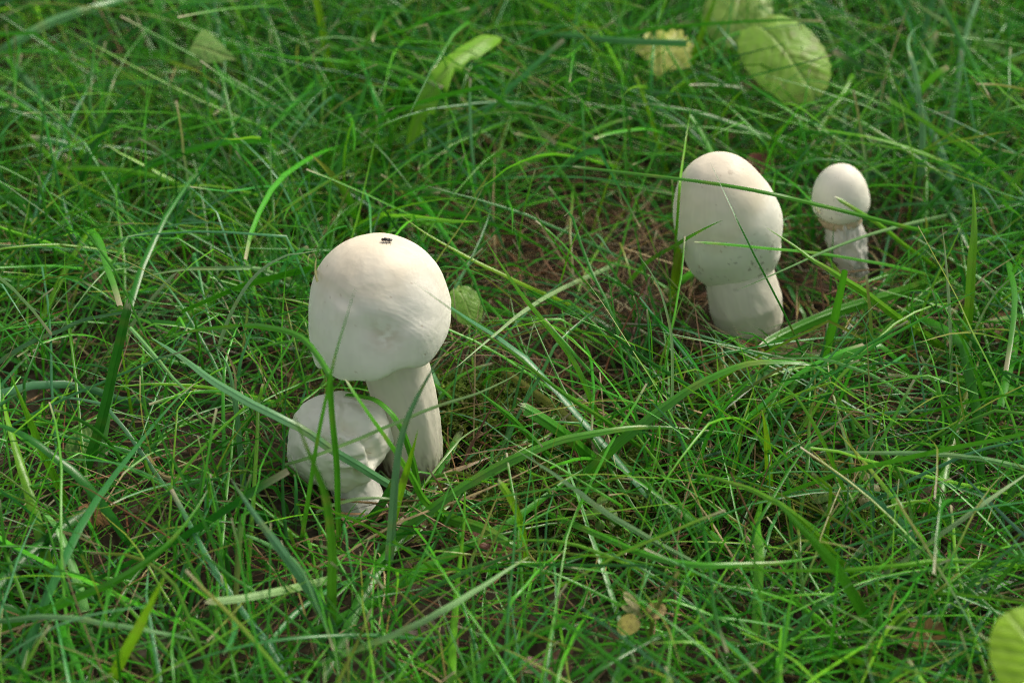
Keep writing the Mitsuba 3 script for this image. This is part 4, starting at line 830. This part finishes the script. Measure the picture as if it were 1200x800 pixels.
leaf('broad_leaf', 'dull green wedge shaped leaf blurred in the upper left', 'leaf', 'triangle', (-0.1508, 0.1571, 0.0640), (0.98, -0.30, -0.15), (0.05, -0.45, 0.88), 0.0230, (0.22, 0.42, 0.10), (0.30, 0.38, 0.12), (-0.10, -0.45), 7, 0, (-0.1373, 0.2138, 0.0031))
leaf('broad_leaf', 'small soft green leaf just right of the large front cap', 'leaf', 'round', (-0.0201, -0.0064, 0.0249), (0.45, -0.85, 0), (0.25, -0.55, 0.8), 0.0098, (0.24, 0.50, 0.07), PALEV, (-0.15, -0.2), 8, 0, (-0.0303, 0.0486, -0.0008))
leaf('broad_leaf', 'lime green rounded leaf out of focus in the bottom right corner', 'leaf', 'round', (0.1620, -0.2809, 0.0835), (-0.45, 0.85, 0.15), (-0.05, -0.45, 0.88), 0.0200, (0.34, 0.60, 0.03), (0.36, 0.54, 0.10), (-0.08, -0.18), 9, 0, (0.2077, -0.2336, 0.0010))
leaf('broad_leaf', 'tiny green leaf under the grass at the left below the notched dark blade', 'leaf', 'round', (-0.1713, -0.0968, 0.0197), (0.4, 0.8, 0), (0.0, -0.3, 0.9), 0.0090, (0.10, 0.26, 0.04), PALEV, (-0.1, -0.2), 10, 0, (-0.1710, -0.0865, 0.0046))

for lab, shape, ctr, tip, nor, size, tone, seed in (
    ('beige blurred dead leaf standing on edge right of the front stem', 'scrap', (0.0387, -0.0928, 0.0085), (-0.5, 0.8, 0.2), (0.25, -0.65, 0.7), 0.0125, (0.46, 0.37, 0.25), 21),
    ('reddish brown dead leaf under the sprouting shoot', 'scrap', (-0.0059, -0.1430, 0.0066), (0.9, -0.3, 0), (0.1, -0.45, 0.9), 0.0110, (0.30, 0.12, 0.09), 22),
    ('pinkish dead leaf low at the bottom edge of the photo', 'scrap', (0.0128, -0.2054, 0.0048), (1, 0.2, 0), (0, -0.35, 0.9), 0.0110, (0.34, 0.17, 0.14), 23),
    ('tan dead leaf in the shade below the smallest mushroom', 'scrap', (0.1621, -0.0334, 0.0037), (0.3, 0.9, 0), (-0.15, -0.5, 0.85), 0.0110, (0.40, 0.30, 0.18), 24),
    ('dull red fallen leaf between the two right mushrooms', 'scrap', (0.1213, 0.1130, 0.0257), (0.7, 0.5, 0), (0, -0.5, 0.85), 0.0100, (0.32, 0.10, 0.08), 25),
    ('yellow brown curled leaf right of the front cap', 'scrap', (-0.0113, 0.0664, 0.0081), (0.8, 0.4, 0), (0.1, -0.5, 0.8), 0.0110, (0.44, 0.30, 0.13), 26),
    ('grey brown dead leaf at the bottom left', 'scrap', (-0.1302, -0.1973, 0.0061), (0.9, 0.4, 0), (0, -0.4, 0.9), 0.0100, (0.26, 0.20, 0.16), 27),
    ('dark brown dead leaf under the thin grass at the lower right', 'scrap', (0.1656, -0.1163, 0.0051), (0.5, -0.9, 0), (0, -0.4, 0.9), 0.0120, (0.19, 0.12, 0.08), 28),
    ('orange brown narrow dead leaf low on the left', 'scrap', (-0.1607, -0.1333, 0.0146), (1, 0.15, 0), (0, -0.45, 0.9), 0.0090, (0.46, 0.24, 0.10), 29),
    ('light brown dead leaf beside the foot of the button mushroom', 'scrap', (-0.0375, -0.1304, 0.0077), (0.8, 0.6, 0), (0.2, -0.45, 0.85), 0.0110, (0.44, 0.33, 0.20), 30),
    ('rust coloured dead leaf behind the grass at the right edge', 'scrap', (0.2183, -0.0028, 0.0104), (0.8, 0.4, 0), (0, -0.5, 0.85), 0.0120, (0.32, 0.19, 0.09), 31),
    ('brown leaf under the broad serrated leaf', 'scrap', (0.1289, 0.2254, 0.0097), (0.9, 0.3, 0), (0, -0.55, 0.8), 0.0130, (0.30, 0.17, 0.10), 32),
    ('pale brown dead leaf at the left edge beside the moss', 'scrap', (-0.1887, 0.0410, 0.0115), (0.5, 0.7, 0), (0, -0.5, 0.85), 0.0095, (0.42, 0.30, 0.20), 33),
    ('dark grey brown leaf at the bottom centre under the blades', 'scrap', (-0.0297, -0.1877, 0.0030), (0.9, 0.2, 0), (0, -0.4, 0.9), 0.0120, (0.20, 0.15, 0.12), 34),
    ('orange tinted narrow leaf at the bottom right near the corner leaf', 'scrap', (0.1490, -0.1931, 0.0097), (0.9, 0.5, 0), (0, -0.4, 0.9), 0.0110, (0.46, 0.26, 0.10), 35)):
    leaf('fallen_leaf', lab, 'fallen leaf', shape, ctr, tip, nor, size, tone, np.array(tone) * 1.2, (0.25, -0.30), seed, 0.7)

# yellowed seedling with two small round leaves
key = 'yellow_seedling'
b0 = np.array((0.0495, -0.1978, 0.0023))
n0 = np.array((0.0456, -0.2043, 0.0290))
top0 = np.array((0.0575, -0.2036, 0.0495))
s = np.linspace(0, 1, 16)[:, None]
add_tube(key + '__stem', (1 - s) ** 2 * b0 + 2 * s * (1 - s) * (n0 + [0.002, 0, 0.004]) + s ** 2 * top0, np.linspace(0.0010, 0.0007, 16), [0.34, 0.36, 0.12])
for shape, d, sz, tone in (('round', (-0.72, -0.62, 0.02), 0.0046, (0.60, 0.52, 0.14)), ('round', (0.88, 0.30, 0.25), 0.0040, (0.56, 0.40, 0.17)), ('slender', (-0.55, 0.62, 0.55), 0.0046, (0.56, 0.50, 0.26)), ('slender', (-0.85, 0.30, 0.35), 0.0034, (0.50, 0.50, 0.22))):
    d = nrm(np.array(d))
    p, f, c = leaf_mesh(shape, n0 + d * sz * 1.35, d, (0.1, -0.45, 0.85), sz, tone, np.array(tone) * 1.12, (-0.10, 0.22), 41, 0.35, 8, 48)
    lk = numbered(key + '__leaf')
    scene[lk] = ply((p, f), 'leaf_skin', smooth=True, color=c)
    add_tube(lk + '__stalk', n0 + d * np.linspace(0, sz * 0.5, 5)[:, None], np.full(5, 0.0004), [0.40, 0.38, 0.14])
tag(key, 'small yellowed seedling with round leaves at the bottom centre right', 'seedling')

for lab, root, n, tone, sd0 in (('tiny green seedling with paired leaflets in the lower right grass', (0.1217, -0.1236, 0.0017), 9, (0.16, 0.30, 0.07), 1),
                               ('tiny pinkish tipped seedling beside the other seedling in the lower right grass', (0.1365, -0.1178, 0.0002), 7, (0.26, 0.27, 0.11), 2),
                               ('small leafy weed low in the moss right of the front stem', (0.0335, -0.1299, -0.0007), 8, (0.15, 0.30, 0.05), 3)):
    key = numbered('seedling')
    tag(key, lab, 'seedling')
    r = np.random.default_rng(60 + sd0)
    root = np.array(root)
    add_tube(key + '__stem', np.linspace(root, root + [0.002, -0.002, 0.020], 8), np.full(8, 0.0006), [0.26, 0.24, 0.10])
    for q in range(n):
        a = q * 2.4 + r.uniform(-0.3, 0.3)
        o = root + np.array([0.002, -0.002, 0.020]) * (0.35 + 0.65 * q / n)
        d = np.array([math.cos(a), math.sin(a), 0.25])
        p, f, c = leaf_mesh('round', o + d * 0.0038, d, (0.2 * math.cos(a + 1), 0.2 * math.sin(a) - 0.25, 0.9), r.uniform(0.0024, 0.0034), tone, np.array(tone) * 1.25, (-0.2, -0.2), q + 70, 0.0, 6, 36)
        scene[numbered(key + '__leaf')] = ply((p, f), 'leaf_skin', smooth=True, color=c)

# pale pebble and small clods on the soil
import trimesh
for lab, ctr, sz, tone in (('white pebble half hidden in the grass at the left edge', (-0.1812, -0.1458, 0.0038), (0.0068, 0.0055, 0.0042), (0.70, 0.70, 0.66)),
                           ('grey pebble on the soil in front of the moss patch', (-0.0007, -0.0829, -0.0006), (0.0042, 0.0036, 0.003), (0.30, 0.26, 0.22))):
    key = numbered('pebble')
    m = trimesh.creation.icosphere(4)
    v = m.vertices * (1 + 0.35 * (meshkit.fbm(m.vertices * 1.3 + sz[0] * 999, 4, 2)[:, None] - 0.5)) * sz + np.array(ctr)
    c = np.array(tone) * (0.75 + 0.5 * meshkit.fbm(v * 500, 4, 3))[:, None]
    scene[key] = ply((v, m.faces), 'litter_skin', smooth=True, color=c)
    tag(key, lab, 'pebble')

# ------------------------------------------------------------------ fly sitting on the large front cap
import manifold3d as m3
capv, capf = meshkit.WRITTEN[scene['mushroom__cap']['filename']][:2]
capn = meshkit.WRITTEN[scene['mushroom__cap']['filename']][2]
b, e, sr, top, ax, R, H, low = MUSH[0]
aim = nrm(np.array(FLY_AIM))
at_i = int(np.argmax((nrm(capv - top) @ aim)))
spot, up = capv[at_i].astype(float), nrm(capn[at_i].astype(float))
fwd = np.array([-0.95, -0.18, 0.05])
fwd = nrm(fwd - up * (fwd @ up))
FR = np.stack([fwd, np.cross(up, fwd), up], 1)
W = lambda q: np.asarray(q, float) * 1.08 / 1000 @ FR.T + spot


def blob(parts):
    out = []
    for x, y, z, rx, ry, rz in parts:
        out.append(m3.Manifold.sphere(1.0, 28).scale([rx, ry, rz]).translate([x, y, z]))
    return out


bl = blob([(1.75, 0, 0.95, 0.42, 0.55, 0.50), (0.75, 0, 1.10, 0.78, 0.62, 0.66), (-0.75, 0, 0.92, 1.15, 0.66, 0.58)])
neck = m3.Manifold.batch_hull([m3.Manifold.sphere(0.25, 16).translate([1.5, 0, 1.0]), m3.Manifold.sphere(0.3, 16).translate([1.0, 0, 1.05])])
body = (bl[0] + bl[1] + bl[2] + neck).refine_to_length(0.12).to_mesh()
bm = trimesh.Trimesh(body.vert_properties[:, :3], body.tri_verts)
trimesh.smoothing.filter_taubin(bm, iterations=4)
q = bm.vertices
band = ((np.sin((q[:, 0] + 2) * 9) > 0.35) & (q[:, 0] < -0.1))[:, None]
c = np.where(band, [0.28, 0.27, 0.25], [0.012, 0.012, 0.014]) * (0.7 + 0.6 * meshkit.noise(q * 5))[:, None]
stripe = (np.abs(q[:, 0] - 0.02) < 0.13)[:, None] & (q[:, 2] > 0.9)[:, None]
c = np.where(stripe, [0.30, 0.30, 0.30], c)
scene['fly__body'] = ply((W(q), bm.faces), 'fly_skin', smooth=True, color=c)
for sgn in (-1, 1):
    eye = trimesh.creation.icosphere(3)
    ev = eye.vertices * [0.26, 0.20, 0.32] + [1.86, 0.34 * sgn, 1.05]
    scene[numbered('fly__eye')] = ply((W(ev), eye.faces), 'fly_skin', smooth=True, color=np.tile([[0.05, 0.012, 0.01]], (len(ev), 1)))
    th = np.linspace(0, 2 * math.pi, 40, endpoint=False)
    rr = np.linspace(0, 1, 5)[:, None]
    wx, wy = -1.35 * (1 - rr * np.cos(th)) + 0.45, sgn * (0.42 + 0.42 * rr * np.sin(th) * (1 - 0.25 * np.cos(th)) + (-1.35 * (1 - rr * np.cos(th))) * -0.28)
    wz = 1.45 + 0.02 * np.sin(wx * 9) - 0.12 * (wy * sgn) + 0.05 * wx
    ww = np.stack([wx, wy, wz], -1).reshape(-1, 3)
    scene[numbered('fly__wing')] = ply((W(ww), grid_faces(5, 40)), 'wing_skin', smooth=True)
    for x0, x1 in ((1.15, 1.75), (0.75, 0.55), (0.35, -0.75)):
        pts = np.array([[x0, 0.35 * sgn, 0.85], [(x0 + x1) / 2 + (x1 - x0) * 0.1, 1.0 * sgn, 1.05], [x1, 1.35 * sgn, 0.35], [x1 + (x1 - x0) * 0.25, 1.75 * sgn, 0.03]])
        line = PchipInterpolator([0, 1, 2, 3], pts)(np.linspace(0, 3, 16))
        add_tube(numbered('fly__leg'), W(line), np.linspace(0.11, 0.05, 16) / 1000, [0.03, 0.022, 0.018], 'fly_skin', 6)
tag('fly', 'small black fly sitting on top of the large front mushroom cap', 'fly')
